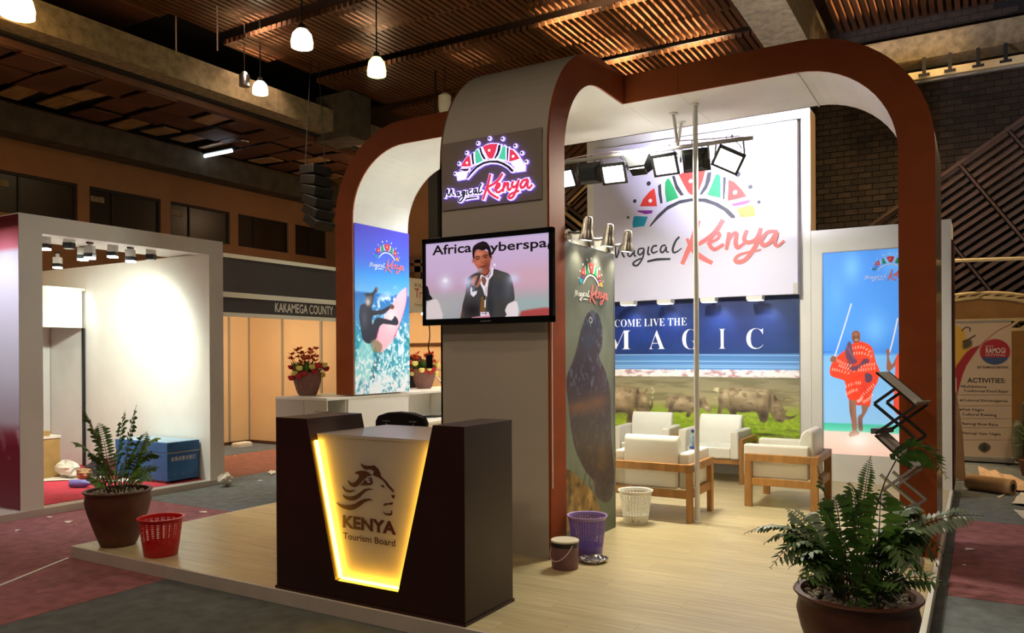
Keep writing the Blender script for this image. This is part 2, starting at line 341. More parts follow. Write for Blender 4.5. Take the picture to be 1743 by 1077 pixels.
# ---------------------------------------------------------------- printed pictures: ink colours per vertex of a fine grid
def vnoise(h, w, n, oct=4, ar=1.0):
    out = np.zeros((h, w)); amp = 1; tot = 0
    for k in range(oct):
        gy, gx = max(2, int(n*2**k)), max(2, int(n*ar*2**k)); g = rng.random((gy+1, gx+1))
        y = np.linspace(0, gy-1e-3, h); x = np.linspace(0, gx-1e-3, w); yi, xi = y.astype(int), x.astype(int); fy, fx = (y-yi)[:, None], (x-xi)[None]
        a = g[yi][:, xi]*(1-fx)+g[yi][:, xi+1]*fx; b = g[yi+1][:, xi]*(1-fx)+g[yi+1][:, xi+1]*fx
        out += amp*(a*(1-fy)+b*fy); tot += amp; amp *= .55
    return out/tot
class Pic:
    """a picture on the plane axis=val, h0..h1 by z0..z1; points are given in photo pixels and carried to that plane"""
    def __init__(s, axis, val, h0, h1, z0, z1, w, h):
        s.axis, s.val, s.h0, s.h1, s.z0, s.z1, s.w, s.h = axis, val, h0, h1, z0, z1, w, h
        s.a = np.zeros((h, w, 3)); s.Y, s.X = np.mgrid[0:h, 0:w].astype(float)
    def px(s, pts):
        out = []
        for p in pts:
            q = at(p[0], p[1], **{s.axis: s.val}); hh = q[0] if s.axis == 'y' else q[1]
            out.append(((hh-s.h0)/(s.h1-s.h0)*(s.w-1), (s.z1-q[2])/(s.z1-s.z0)*(s.h-1)))
        return np.array(out)
    def rows(s, stops):
        """vertical blend: (pixel y at the picture's middle column, colour)"""
        hm = (s.h0+s.h1)/2; c = s.a
        ys = [s.px([(p[0], p[1])])[0][1] for p, _ in stops]; cs = np.array([k for _, k in stops], float)
        for i in range(3): s.a[:, :, i] = np.interp(s.Y[:, 0], ys, cs[:, i])[:, None]
    def mask(s, pts, soft=1.2, smooth=0):
        p = s.px(pts)
        if smooth: p = catmull(np.vstack([p, p[:1]]), smooth)[:-1]
        m = int(soft*2+3); x0, y0 = np.floor(p.min(0)).astype(int)-m; x1, y1 = np.ceil(p.max(0)).astype(int)+m
        x0, y0 = max(x0, 0), max(y0, 0); x1, y1 = min(x1, s.w-1), min(y1, s.h-1); out = np.zeros((s.h, s.w))
        if x1 <= x0 or y1 <= y0: return out
        X, Y = s.X[y0:y1+1, x0:x1+1], s.Y[y0:y1+1, x0:x1+1]; ins = np.zeros(X.shape, bool); dd = np.full(X.shape, 1e9)
        for i in range(len(p)):
            (ax, ay), (bx, by) = p[i], p[(i+1) % len(p)]
            c = (ay > Y) != (by > Y)
            with np.errstate(divide='ignore', invalid='ignore'): ins ^= c & (X < (bx-ax)*(Y-ay)/(by-ay+1e-12)+ax)
            t = np.clip(((X-ax)*(bx-ax)+(Y-ay)*(by-ay))/((bx-ax)**2+(by-ay)**2+1e-9), 0, 1)
            dd = np.minimum(dd, np.hypot(X-ax-t*(bx-ax), Y-ay-t*(by-ay)))
        out[y0:y1+1, x0:x1+1] = np.clip(.5+np.where(ins, dd, -dd)/soft, 0, 1); return out
    def mix(s, m, col):
        col = np.asarray(col, float); s.a += m[..., None]*((col if col.ndim == 3 else col[None, None])-s.a)
    def poly(s, pts, col, soft=1.2, smooth=0, op=1): s.mix(s.mask(pts, soft, smooth)*op, col)
    def blob(s, c, rx, ry, col, op=1, hard=2.0):
        """soft ellipse, radii in photo pixels"""
        p = s.px([c, (c[0]+rx, c[1]), (c[0], c[1]+ry)]); ax = abs(p[1][0]-p[0][0])+1e-6; ay = abs(p[2][1]-p[0][1])+1e-6
        r = np.hypot((s.X-p[0][0])/ax, (s.Y-p[0][1])/ay); s.mix(np.exp(-r**hard)*op, col)
    def line(s, pts, w, col, op=1, soft=1.0):
        p = catmull(s.px(pts), 4); dd = np.full((s.h, s.w), 1e9)
        k = s.pp
        for (ax, ay), (bx, by) in zip(p[:-1], p[1:]):
            m = w*k+4; x0, x1 = int(max(0, min(ax, bx)-m)), int(min(s.w, max(ax, bx)+m+1)); y0, y1 = int(max(0, min(ay, by)-m)), int(min(s.h, max(ay, by)+m+1))
            if x1 <= x0 or y1 <= y0: continue
            X, Y = s.X[y0:y1, x0:x1], s.Y[y0:y1, x0:x1]
            t = np.clip(((X-ax)*(bx-ax)+(Y-ay)*(by-ay))/((bx-ax)**2+(by-ay)**2+1e-9), 0, 1)
            dd[y0:y1, x0:x1] = np.minimum(dd[y0:y1, x0:x1], np.hypot(X-ax-t*(bx-ax), Y-ay-t*(by-ay)))
        s.mix(np.clip(.5+(w*k/2-dd)/soft, 0, 1)*op, col)
    @property
    def pp(s):
        """grid steps per photo pixel, upright, at the middle"""
        if s.axis == 'y': c = V((s.h0+s.h1)/2, s.val, (s.z0+s.z1)/2)
        else: c = V(s.val, (s.h0+s.h1)/2, (s.z0+s.z1)/2)
        dep = (c-CAMP)@_f; return dep/FPX/(s.z1-s.z0)*(s.h-1)
    def build(s, name, parent, m, off=.004):
        hh = s.h0+(s.h1-s.h0)*np.arange(s.w)/(s.w-1); zz = s.z1-(s.z1-s.z0)*np.arange(s.h)/(s.h-1); H, Z = np.meshgrid(hh, zz)
        K = np.full(H.shape, s.val)
        co = (np.stack([H, K-off, Z], -1) if s.axis == 'y' else np.stack([K+off, H, Z], -1)).reshape(-1, 3)-org(parent)
        i = np.arange(s.w*s.h).reshape(s.h, s.w); q = np.stack([i[:-1, :-1], i[1:, :-1], i[1:, 1:], i[:-1, 1:]], -1).reshape(-1, 4)
        me = bpy.data.meshes.new(name); me.vertices.add(len(co)); me.vertices.foreach_set('co', co.ravel())
        me.loops.add(q.size); me.loops.foreach_set('vertex_index', q.ravel().astype(np.int32)); me.polygons.add(len(q))
        me.polygons.foreach_set('loop_start', np.arange(0, q.size, 4, dtype=np.int32)); me.update(calc_edges=True)
        at_ = me.color_attributes.new('ink', 'FLOAT_COLOR', 'POINT')
        c = np.ones((len(co), 4)); c[:, :3] = lin(np.clip(s.a, 0, 255)).reshape(-1, 3); at_.data.foreach_set('color', c.ravel())
        me.materials.append(m); o = bpy.data.objects.new(name, me); COL.objects.link(o); o.parent = parent; return o
def zz(x0, y0, k, pts): return [(x0+p[0]/k, y0+p[1]/k) for p in pts]

# ---------------------------------------------------------------- the logo: a striped half sun over brush lettering, traced on the big wall
YL = 10.34
_z = lambda pts: [tuple((at(930+x/2.91, 170+y/2.91, y=YL)[[0, 2]]-V(-3.42, 3.40))) for x, y in pts]
SUN = [(k, _z(p)) for k, p in (
    ('red', [(655, 370), (690, 355), (730, 348), (788, 348), (775, 400), (755, 450), (740, 470), (715, 470), (700, 455), (675, 410)]),
    ('green', [(588, 410), (597, 392), (608, 390), (630, 430), (655, 485), (595, 508), (588, 460)]),
    ('green', [(797, 470), (815, 430), (838, 372), (850, 365), (862, 380), (863, 485), (825, 478)]),
    ('red', [(463, 527), (480, 490), (510, 455), (535, 437), (543, 480), (548, 527)]),
    ('red', [(902, 395), (930, 405), (965, 440), (992, 478), (950, 490), (898, 500)]),
    ('purple', [(447, 552), (460, 547), (528, 547), (522, 562), (490, 566)]),
    ('pink', [(917, 515), (960, 505), (1005, 494), (1010, 505), (985, 517), (928, 527)]),
    ('teal', [(427, 610), (432, 580), (440, 575), (503, 578), (485, 625), (428, 633)]),
    ('orange', [(942, 540), (1000, 523), (1025, 525), (1035, 545), (1035, 577), (962, 582)]),
    ('black', [(553, 425), (568, 415), (570, 460), (576, 510), (565, 515), (556, 470)]),
    ('black', [(622, 378), (636, 375), (650, 420), (682, 472), (665, 474), (640, 440)]),
    ('black', [(797, 360), (818, 357), (812, 400), (795, 440), (768, 472), (760, 465), (785, 420)]),
    ('black', [(876, 383), (890, 382), (887, 430), (882, 493), (874, 492), (875, 440)]),
    ('arc', [(510, 625), (550, 570), (600, 525), (660, 497), (720, 487), (790, 488), (850, 510), (900, 540), (935, 575), (934, 586), (915, 585), (880, 550), (830, 522), (780, 506), (720, 502), (660, 514), (600, 545), (550, 592), (515, 628)]))]
_d = lambda x, y, r: (*_z([(x, y)])[0], r*.00266)
DOTS = [_d(*k) for k in ((405, 582, 8), (438, 501, 10), (507, 414, 12), (607, 338, 14), (712, 300, 15), (832, 306, 15), (949, 368, 14), (1011, 431, 11), (1053, 506, 9))]
HOLES = [_d(*k) for k in ((715, 402, 10), (515, 499, 10), (935, 458, 11))]
SMALL = [(_z(p), w) for p, w in (
    ([(308, 800), (322, 760), (334, 727), (341, 724), (343, 760), (349, 780), (366, 730), (373, 727), (376, 760), (386, 778)], (9, 8, 9, 8)),
    ([(430, 738), (412, 742), (404, 765), (415, 775), (431, 757), (435, 745), (436, 770), (444, 773)], (9, 8, 9, 7)),
    ([(481, 735), (460, 738), (454, 757), (465, 767), (481, 750), (484, 740), (478, 780), (455, 816), (438, 820), (430, 810), (442, 798), (468, 785)], (8, 9, 8, 10, 8)),
    ([(507, 728), (503, 752), (505, 766), (513, 764)], (8, 9, 7)),
    ([(546, 722), (530, 725), (521, 745), (530, 758), (549, 750)], (9, 9, 7)),
    ([(590, 720), (573, 724), (565, 745), (575, 756), (590, 740), (594, 727), (595, 750), (605, 754)], (8, 9, 8, 7)),
    ([(657, 680), (640, 700), (626, 738), (632, 756), (650, 750), (670, 735)], (10, 11, 9, 5)),
    ([(503, 800), (550, 790), (612, 788)], (10, 12, 9)))]
BIG = [(_z(p), w) for p, w in (
    ([(750, 605), (728, 685), (700, 750), (675, 808)], (22, 24, 22, 18)),
    ([(872, 600), (832, 660), (770, 705), (700, 742)], (20, 22, 18, 14)),
    ([(698, 690), (725, 742), (770, 780), (818, 806)], (12, 20, 22, 16)),
    ([(800, 712), (845, 690), (858, 668), (842, 660), (815, 688), (812, 722), (835, 740), (875, 718)], (12, 16, 17, 14)),
    ([(905, 660), (900, 700), (893, 738)], (16, 18, 14)),
    ([(896, 708), (925, 665), (942, 664), (938, 705), (948, 732), (978, 712)], (12, 17, 18, 12)),
    ([(992, 650), (980, 690), (1000, 706), (1038, 690), (1062, 640)], (16, 17, 14)),
    ([(1062, 640), (1038, 720), (990, 788), (950, 803), (936, 790), (962, 765), (1062, 742)], (16, 18, 18, 12, 7)),
    ([(1140, 652), (1098, 655), (1066, 695), (1076, 720), (1108, 706), (1143, 656), (1132, 706), (1146, 724), (1176, 700)], (14, 17, 16, 10)))]
PAL = dict(red='ink_red', green='ink_green', purple='ink_purple', pink='ink_pink', teal='ink_teal', orange='ink_orange', black='ink_black', arc='ink_black')
def grow(poly, g):
    p = np.asarray(poly); n = len(p); a = sum(p[i][0]*p[(i+1) % n][1]-p[(i+1) % n][0]*p[i][1] for i in range(n)); out = []
    for i in range(n):
        e = unit(p[i]-p[i-1])+unit(p[(i+1) % n]-p[i]); nn = unit((e[1], -e[0]))*(1 if a > 0 else -1); out.append(tuple(p[i]+nn*g))
    return out
def circle(x, y, r, n=12): return [(x+r*math.cos(2*PI*k/n), y+r*math.sin(2*PI*k/n)) for k in range(n)]
def logo_print(parent, fr, k, light=False, d=.0015, kx=1.0, coral='ink_coral'):
    """the printed logo as one flat part"""
    names = ['ink_red', 'ink_green', 'ink_purple', 'ink_pink', 'ink_teal', 'ink_orange', 'ink_black', 'ink_white', coral]
    ix = {n: i for i, n in enumerate(names)}; mb = MB(); sc = lambda p: [(a*k*kx, b*k) for a, b in p]; B = ix['ink_white' if light else 'ink_black']
    for c, p in SUN: mb.prism(sc(p), fr, d, B if c in ('black', 'arc') else ix[PAL[c]], .001)
    for x, y, r in DOTS: mb.prism(sc(circle(x, y, r)), fr, d, B, .001)
    for x, y, r in HOLES: mb.prism(sc(circle(x, y, r)), fr, d, ix['ink_white'], .0018)
    for i, (p, w) in enumerate(SMALL): mb.stroke(sc(p), [q*.0029*k for q in w], fr, d, B, .001+(i % 2)*.0012)
    for i, (p, w) in enumerate(BIG): mb.stroke(sc(p), [q*.0032*k for q in w], fr, d, ix[coral], .001+i*.0012)
    return mb.build('logo_print', names, parent)

# ================================================================ the hall
fl = struct('floor', MB().box((-18, -3, -.10), (4, 23, -.012)), 'carpet_dark')
for x0, x1, y0, y1, m in ((-18, -5.35, -3, 5.8, 'carpet_maroon'), (-5.35, -.2, -3, 3.9, 'carpet_dark'), (-9.0, -5.35, 5.8, 12, 'carpet_grey'), (-11.05, -9.0, 5.8, 12, 'carpet_red'),
        (-18, -11.05, 5.8, 12, 'carpet_dark'), (-.2, 4, -3, 6.27, 'carpet_grey'), (-.2, 4, 6.27, 9.18, 'carpet_maroon'), (-.2, 4, 9.18, 16.4, 'carpet_grey'), (-18, -.2, 12, 23, 'carpet_dark')):
    MB().box((x0+.003, y0+.003, -.012), (x1-.003, y1-.003, 0)).build('carpet_panel', m, fl, bev=.003)

# left wall with its row of dark windows
XW = -16.0; WY = [5.78+1.92*k for k in range(7)]
b = MB().box((XW-.4, -3, 0), (XW, 23, 4.47)).box((XW-.4, -3, 5.28), (XW, 23, 8.6)); y = -3
for w in WY: b.box((XW-.4, y, 4.47), (XW, w, 5.28)); y = w+1.67
b.box((XW-.4, y, 4.47), (XW, 23, 5.28))
wl = struct('wall_left', b, 'plaster')
for i, w in enumerate(WY):
    o = struct('window_%d' % (i+1), MB().box((XW-.12, w, 4.47), (XW-.08, w+1.67, 5.28)), 'glassdark')
    f = MB()
    for a, c in (((w, 4.47), (w+1.67, 4.52)), ((w, 5.23), (w+1.67, 5.28)), ((w, 4.52), (w+.05, 5.23)), ((w+1.62, 4.52), (w+1.67, 5.23)), ((w+.52, 4.52), (w+.55, 5.23))):
        f.box((XW-.08, a[0], a[1]), (XW-.05, c[0], c[1]))
    f.build('window_frame', 'blackm', o)
    if i < 4: MB().box((XW-.08, w+.06, 4.98), (XW-.06, w+.36, 5.10)).build('window_vent', 'concrete', o)
struct('trim_1', MB().box((XW, -3, 5.90), (XW+.55, 23, 6.42)), 'concrete_dark')
struct('wall_far', MB().box((-16.4, 16.6, 0), (-9.41, 17, 8.6)), 'plaster')
# lower ceiling along the left wall: boards, with lit patches among them painted as paler panels
cl = struct('ceiling_left', MB().box((-16.4, -3, 6.62), (-12.7, 23, 6.72)), 'dark')
pale = {(0, 9), (1, 9), (0, 11), (0, 12), (0, 13), (0, 14), (0, 16), (1, 17), (0, 18), (0, 19), (0, 20), (1, 20), (2, 12), (0, 8), (1, 6), (0, 22)}
for i in range(3):
    for j in range(28):
        x0 = -15.42+i*.86; y0 = 1.6+j*.72; t = rng.uniform(-.02, .02); p = (i, j) in pale
        MB().obox((x0+.42, y0+.34, 6.50+rng.uniform(-.03, .04)), (.40, 0, t), (0, .31 if not p else .20, 0), (-t*.05, 0, .014)).build('ceiling_panel', 'panel_lit' if p else 'panel', cl)
BEAMX = -12.9
struct('ceiling_beam', MB().box((BEAMX, -3, 6.66), (BEAMX+.62, 23, 7.14)), 'concrete')
struct('ceiling_beam', MB().box((BEAMX-.12, -3, 6.50), (BEAMX+.05, 23, 6.66)), 'panel')
struct('ceiling_beam', MB().box((-3.15, 1, 6.95), (-2.45, 16.5, 7.8)), 'concrete')
struct('ceiling_beam', MB().obox((-12.3, 13.3, 7.0), (.5, 0, .0), (0, .35, 0), (0, 0, .5)), 'concrete_dark')
# main ceiling: rafts of slats under a dark void
ce = struct('ceiling', MB().box((-16.4, -3, 8.5), (4, 23, 8.6)), 'dark')
rest = MB(); rest2 = MB(); slat = None; nsl = 0
rows = [(6.3, 7.72), (7.5, 7.60), (8.7, 7.74), (9.9, 7.58), (11.1, 7.72), (12.3, 7.58), (13.5, 7.72), (14.65, 7.58)]
cand = []
for r, (y0, z) in enumerate(rows):
    for k in range(70): cand.append((-12.1+k*.13, y0, z))
def shows(x, y, z):
    d = V(x, y, z)-CAMP; w = d@_f
    return w > 0 and -10 < 871.5+FPX*(d@_r)/w < 1500 and -60 < CYP-FPX*(d@_u)/w < 240
def seen_size(c): return -np.linalg.norm(V(c[0], c[1]+.5, c[2])-CAMP)
vis = sorted([c for c in cand if shows(c[0], c[1]+.5, c[2])], key=seen_size, reverse=True); keep = set(vis[:300])
for c in cand:
    x, y0, z = c
    if c in keep:
        if slat is None: slat = MB().box((-.043, 0, -.045), (.043, 1.06, .045)).build('slat', 'slat', ce, world=False)
        else: slat_o = slat.copy(); COL.objects.link(slat_o); slat_o.location = c; continue
        slat.location = c
    elif c in vis: rest.box((x-.043, y0, z-.045), (x+.043, y0+1.06, z+.045))
if rest.v: o = rest.build('slat_rows', 'slat', ce); o['kind'] = 'stuff'
for y0, z in rows:
    MB().box((-12.2, y0+.2, z+.05), (-3.2, y0+.26, z+.14)).box((-12.2, y0+.8, z+.05), (-3.2, y0+.86, z+.14)).build('batten', 'blackm', ce)
for k in range(26):
    MB().box((-2.3+k*.13, 14.7, 7.86), (-2.22+k*.13, 16.3, 7.95)).build('slat', 'slat', ce)
MB().obox((-12.7, 8.0, 7.7), (1.0, 0, 0), (0, .7, 0), (0, 0, .02)).build('ceiling_panel', 'panel', ce)
M['tube'] = mat('fluorescent_tube', (255, 244, 220), .4, emit=5, ecol=(255, 238, 205))
M['tubecold'] = mat('cold_tube', (240, 250, 255), .4, emit=6, ecol=(225, 242, 255))

# back wall: dark brick, slatted panels on it
M['brick'] = mat('dark_brown_brick', (46, 35, 25), .85, var=.35, scale=6, rnd=.45)
wb = struct('wall_back', MB().box((-9.4, 16.53, 0), (4, 16.9, 8.6)), 'dark')
BW, BH = .25, .115; bricks = []
for j in range(20, 70):
    for i in range(-40, 16): bricks.append((i*BW+(j % 2)*BW/2, j*BH))
def brick_seen(x, z):
    d = V(x, 16.5, z)-CAMP; w = d@_f; px, py = 871.5+FPX*(d@_r)/w, CYP-FPX*(d@_u)/w
    return (1375 < px < 1545 and 175 < py < 405) or (1395 < px < 1760 and 20 < py < 330)
bricks = sorted([k for k in bricks if brick_seen(*k)], key=lambda k: np.linalg.norm(V(k[0], 16.5, k[1])-CAMP)); b0 = None; rest = MB()
for n_, (x, z) in enumerate(bricks):
    if n_ < 300:
        if b0 is None: b0 = MB().box((.008, -.022, .009), (BW-.008, 0, BH-.009)).build('brick', 'brick', wb, world=False); o = b0
        else: o = b0.copy(); COL.objects.link(o)
        o.location = (x, 16.53-rng.uniform(0, .008), z)
    else: rest.box((x+.008, 16.508, z+.009), (x+BW-.008, 16.53, z+BH-.009))
o = rest.build('brick_courses', 'brick', wb); o['kind'] = 'stuff'
def slats(o, u, v, u0, u1, v0, v1, pitch, w, m, th=.05, gap=.04):
    o, u, v = np.asarray(o, float), unit(u), unit(v); k = 0; t = v0
    while t < v1:
        c = o+u*(u0+u1)/2+v*t
        MB().obox(c, u*((u1-u0)/2-gap), v*w/2, V(0, th, 0)).build('slat', m if rng.random() > .06 else 'slat_pale', wb); t += pitch
an = math.radians(34); u = V(math.cos(an), 0, math.sin(an)); v = V(math.sin(an), 0, -math.cos(an)); o = V(-.59, 16.36, 4.9)
for u0, u1, m in ((-1.6, -.55, 'slat_dark'), (-.55, .35, 'slat_dark'), (.35, 1.25, 'slat_dark'), (1.25, 2.2, 'slat_dark')):
    slats(o, u, v, u0, u1, .06, 3.2, .135, .07, m)
for uu in (-.55, .35, 1.25): MB().obox(o+u*uu+v*1.6, u*.02, v*1.65, V(0, .07, 0)).build('slat_divider', 'slat_dark', wb)
MB().obox(o+u*.3, u*1.9, v*.03, V(0, .08, 0)).build('slat_divider', 'slat_dark', wb)
o2 = V(-8.0, 16.36, 6.6)
slats(o2, V(.8, 0, .6), V(.6, 0, -.8), -1.6, 1.3, -.6, 1.2, .15, .11, 'slat')
slats(V(-8.2, 16.30, 4.8), V(.78, 0, -.62), V(.62, 0, .78), -1.5, 1.5, -1.0, .35, .14, .07, 'slat_dark')
slats(V(-7.2, 16.36, 5.2), V(.8, 0, .6), V(.6, 0, -.8), -.8, 1.0, -.5, 1.6, .14, .08, 'slat')
# balcony front on the back wall
struct('trim_2', MB().box((-2.2, 15.95, 6.98), (4, 16.5, 7.42)), 'concrete')
t = thing('balcony_rail', 'cream balcony rail on short dark posts below the concrete band', 'railing', (-.2, 16.0, 6.62))
MB().box((-2.1, 15.94, 6.62), (3.9, 16.06, 6.76)).build('rail', 'cream', t, bev=.01)
MB().box((-2.1, 15.96, 6.57), (3.9, 16.04, 6.60)).build('rail', 'alu', t)
for px, py in ((1573, 126), (1617, 119), (1665, 111), (1712, 103), (1760, 95)):
    q = at(px, py, y=15.93); MB().box((q[0]-.03, 15.90, 6.70), (q[0]+.03, 15.93, 6.99)).box((q[0]-.09, 15.90, 6.66), (q[0]+.09, 15.93, 6.70)).build('post', 'blackm', t)

# hall lamps
M['bell'] = mat('glowing_bell_glass', (255, 240, 205), .4, emit=11, ecol=(255, 232, 190))
M['bellwarm'] = mat('glowing_amber_glass', (255, 220, 160), .4, emit=12, ecol=(255, 205, 130))
M['bellgreen'] = mat('glowing_greenish_glass', (240, 255, 170), .4, emit=7, ecol=(236, 255, 120))
def pendant(px, py, z, r, h, label, m, power, col):
    c = at(px, py, z=z); t = thing('pendant_lamp', label, 'lamp', c-V(0, 0, h/2), group='bell lamps hanging in the hall')
    MB().lathe([(r, -h/2), (r*1.02, -h*.2), (r*.86, h*.22), (r*.5, h*.46), (.03, h*.5)], 20, c).build('shade', m, t, smooth=True)
    MB().lathe([(r*.42, h*.46), (r*.36, h*.66), (.04, h*.78)], 14, c).build('cap', 'blackm', t, smooth=True)
    MB().tube([c+V(0, 0, h*.75), V(c[0], c[1], 8.5)], .012, 6).build('rod', 'blackm', t)
    lamp('SPOT', c-V(0, 0, h*.5+.06), power*1.6, col, c-V(0, 0, 3), .12, 155, .6); lamp('POINT', c-V(0, 0, h*.5+.05), power*.22, col, size=.12)
pendant(514, 65, 6.45, .16, .27, 'white hot bell lamp, highest of the three over the booths', 'bell', 60, (255, 220, 170))
pendant(641, 113, 6.45, .15, .30, 'greenish white bell lamp left of the grey tower', 'bellgreen', 50, (240, 240, 160))
pendant(443, 149, 6.75, .14, .24, 'glaring round lamp close against the concrete beam', 'bell', 60, (255, 214, 160))
pendant(30, 8, 6.75, .22, .34, 'amber bell lamp in the upper left corner of the photo', 'bellwarm', 90, (255, 190, 100))
q = at(416, 134, z=6.9); lone('pendant_lamp', MB().lathe([(.10, -.14), (.10, .05), (.05, .12), (.02, .14)], 14, q).tube([q+V(0, 0, .12), q+V(0, 0, 1.5)], .01, 6), 'chrome', 'small unlit glass lamp behind the glaring round lamp', 'lamp', q, 'bell lamps hanging in the hall', smooth=True)
for i, (px, y0, y1, lb) in enumerate(((199, 0, 95, 'thin hanging rod, leftmost of the three by the concrete beam'), (300, 22, 115, 'thin hanging rod, middle one of three by the concrete beam'), (370, 0, 86, 'bright thin hanging rod left of the white hot bell lamp'))):
    a = at(px, y1, y=9.0); c = a.copy(); c[2] = 8.5
    lone('hanging_rod', MB().tube([a, c], .014, 6), 'pinkgrey', lb, 'rod', a, 'thin rods hanging from the ceiling')
q = at(367, 262, z=6.35); t = thing('tube_light', 'short lit fluorescent tube under the low left ceiling', 'lamp', q)
MB().tube([q-V(.55, 0, 0), q+V(.55, 0, 0)], .035, 10).build('tube', 'tubecold', t)
MB().box(q+V(-.6, -.05, .04), q+V(.6, .05, .12)).build('batten', 'blackm', t)
q = at(414, 241, z=6.45); lone('ceiling_downlight', MB().lathe([(.12, -.02), (.13, .0), (.05, .03)], 18, q), 'chrome', 'small round downlight in the low left ceiling', 'lamp', q, smooth=True)
# hung loudspeakers
q = at(537, 335, x=-11.6); t = thing('line_array', 'dark cluster of loudspeakers hung beside the orange arch', 'loudspeaker', q-V(0, 0, .75))
for k in range(6):
    c = q+V(.02*k, 0, .52-.21*k); a = .12*k
    MB().obox(c, V(.2*math.cos(a), 0, -.2*math.sin(a)), V(0, .26, 0), V(.095*math.sin(a), 0, .095*math.cos(a))).build('cabinet', 'blackm', t, bev=.02)
for s in (-.2, .2): MB().tube([q+V(s*.4, s, .60), V(q[0], q[1]+s*.2, 8.5)], .010, 6).build('chain', 'blackm', t)
q = at(742, 345, x=-9.6); t = thing('line_array', 'tall black loudspeaker column seen left of the tower above the television', 'loudspeaker', q-V(0, 0, 1.1))
MB().box(q-V(.12, .11, 1.0), q+V(.12, .11, 1.3)).build('cabinet', 'blackm', t, bev=.01); MB().tube([q+V(0, 0, 1.3), V(q[0], q[1], 8.5)], .02, 6).build('chain', 'blackm', t)
q = at(757, 174, y=13.0); t = thing('hanging_can_lamp', 'pale unlit can lamp peeping out at the left edge of the tower top', 'lamp', q)
MB().lathe([(.11, -.2), (.13, -.12), (.13, .12), (.07, .18), (.02, .2)], 18, q).build('can', 'white_metal', t, smooth=True); MB().tube([q+V(0, 0, .19), V(q[0], q[1], 8.5)], .008, 6).build('rod', 'blackm', t)
q = at(705, 476, y=16.3); struct('trim_3', MB().box((q[0]-2.2, 16.28, q[2]-.5), (-9.6, 16.6, q[2])), 'plaster')
# balcony rail far behind
t = thing('balcony_rail', 'dark brown balcony rail far behind, between surf picture and television', 'railing', at(710, 480, y=16.4))
for a, c in (((690, 442), (760, 444)), ((690, 458), (760, 459))): MB().bar(at(*a, y=16.4), at(*c, y=16.4), .12, .16).build('rail', 'slat', t)
MB().bar(at(713, 474, y=16.4), at(713, 442, y=16.4), .2, .12, up=(0, 1, 0)).build('post', 'slat', t)

# ================================================================ the stand
PT = .10
X0, X1, Y0, Y1 = -6.62, -.265, 3.795, 10.62
t = thing('platform', 'low oak plank platform with white edge under the whole exhibition stand', 'platform', ((X0+X1)/2, Y0, 0))
MB().box((X0+.02, Y0+.02, 0), (X1-.02, Y1, PT-.009)).build('base', 'plankbase', t)
MB().box((X0, Y0, 0), (X1, Y0+.02, PT)).build('edge_trim', 'trim', t, bev=.003)
MB().box((X0, Y0+.02, 0), (X0+.02, Y1, PT)).build('edge_trim', 'trim', t, bev=.003)
MB().box((X1-.035, Y0+.02, 0), (X1, Y1, PT)).build('edge_trim', 'white', t, bev=.003)
pk = None; PW, PL = .19, 1.28; j = 0; y = Y0+.021
while y < Y1-.01:
    x = X0+.021; first = PL*(.25+.75*((j*.37) % 1))
    while x < X1-.04:
        l = min(first if x < X0+.03 else PL, X1-.036-x); first = PL
        if l > .02:
            if pk is None: pk = MB().box((0, 0, 0), (1, PW-.0012, .009)).build('plank', 'plank', t, world=False); q = pk
            else: q = pk.copy(); COL.objects.link(q)
            q.location = V(x, y, PT-.009)-org(t); q.scale = (l-.0012, min(1, (Y1-y)/PW), 1)
        x += l
    y += PW; j += 1

# --- the arch with the tower that folds forward out of it
TX0, TX1, TY = -3.92, -2.873, 5.41
AY0, AY1 = 6.94, 7.97
xl, xr, zt, th = -6.54, -.285, 4.325, .262
def portal(inset, R, zb0=PT, zb1=PT):
    a, c, tz = xl+inset, xr-inset, zt-inset; n = 14; p = [(a, zb0)]
    p += [(a+R-R*math.cos(PI/2*i/n), tz-R+R*math.sin(PI/2*i/n)) for i in range(n+1)]
    p += [(c-R+R*math.sin(PI/2*i/n), tz-R+R*math.cos(PI/2*i/n)) for i in range(n+1)]
    return p+[(c, zb1)]
ZS = 1.235
Ro, Ri = 1.02, .765
po, pi_ = portal(0, Ro, ZS), portal(th, Ri, ZS)
A = thing('arch', 'white lined arch with orange brown edges that folds forward into a grey tower', 'arch', (-3.4, 6.9, PT))
f = wallframe(AY0)
def ring(i0, i1, a, b):
    mb = MB()
    for i in range(i0, i1):
        q = [a[i], a[i+1], b[i+1], b[i]]; mb.prism(q[::-1], f, .018)
    return mb
n = len(po); h = n//2
# face: left leg and beam up to the tower, right beam and leg in boards
def cutpoint(p, X): i = next(i for i in range(len(p)-1) if p[i][0] <= X <= p[i+1][0] and abs(p[i][1]-p[i+1][1]) < .01); return (X, p[i][1])
def board(mb, o, i): return mb.prism([k for k in o]+[k for k in i[::-1]], f, .018)
L_o = [p for p in po if p[0] < -5 ]+[(TX0+.02, zt)]; L_i = [p for p in pi_ if p[0] < -5]+[(TX0+.02, zt-th)]
def strip(oo, ii):
    mb = MB(); m = min(len(oo), len(ii))
    for k in range(m-1): mb.prism([oo[k], ii[k], ii[k+1], oo[k+1]], f, .018)
    return mb
strip(L_o, L_i).build('orange_face', 'orange2', A)
R_o = [p for p in po if p[0] > -1.4]; R_i = [p for p in pi_ if p[0] > -1.4]
strip([(TX1, zt), (-2.345, zt)], [(TX1, zt-th), (-2.345, zt-th)]).build('orange_face', 'orange2', A)
strip([(-2.342, zt)]+R_o, [(-2.342, zt-th)]+R_i).build('orange_face', 'orange2', A)
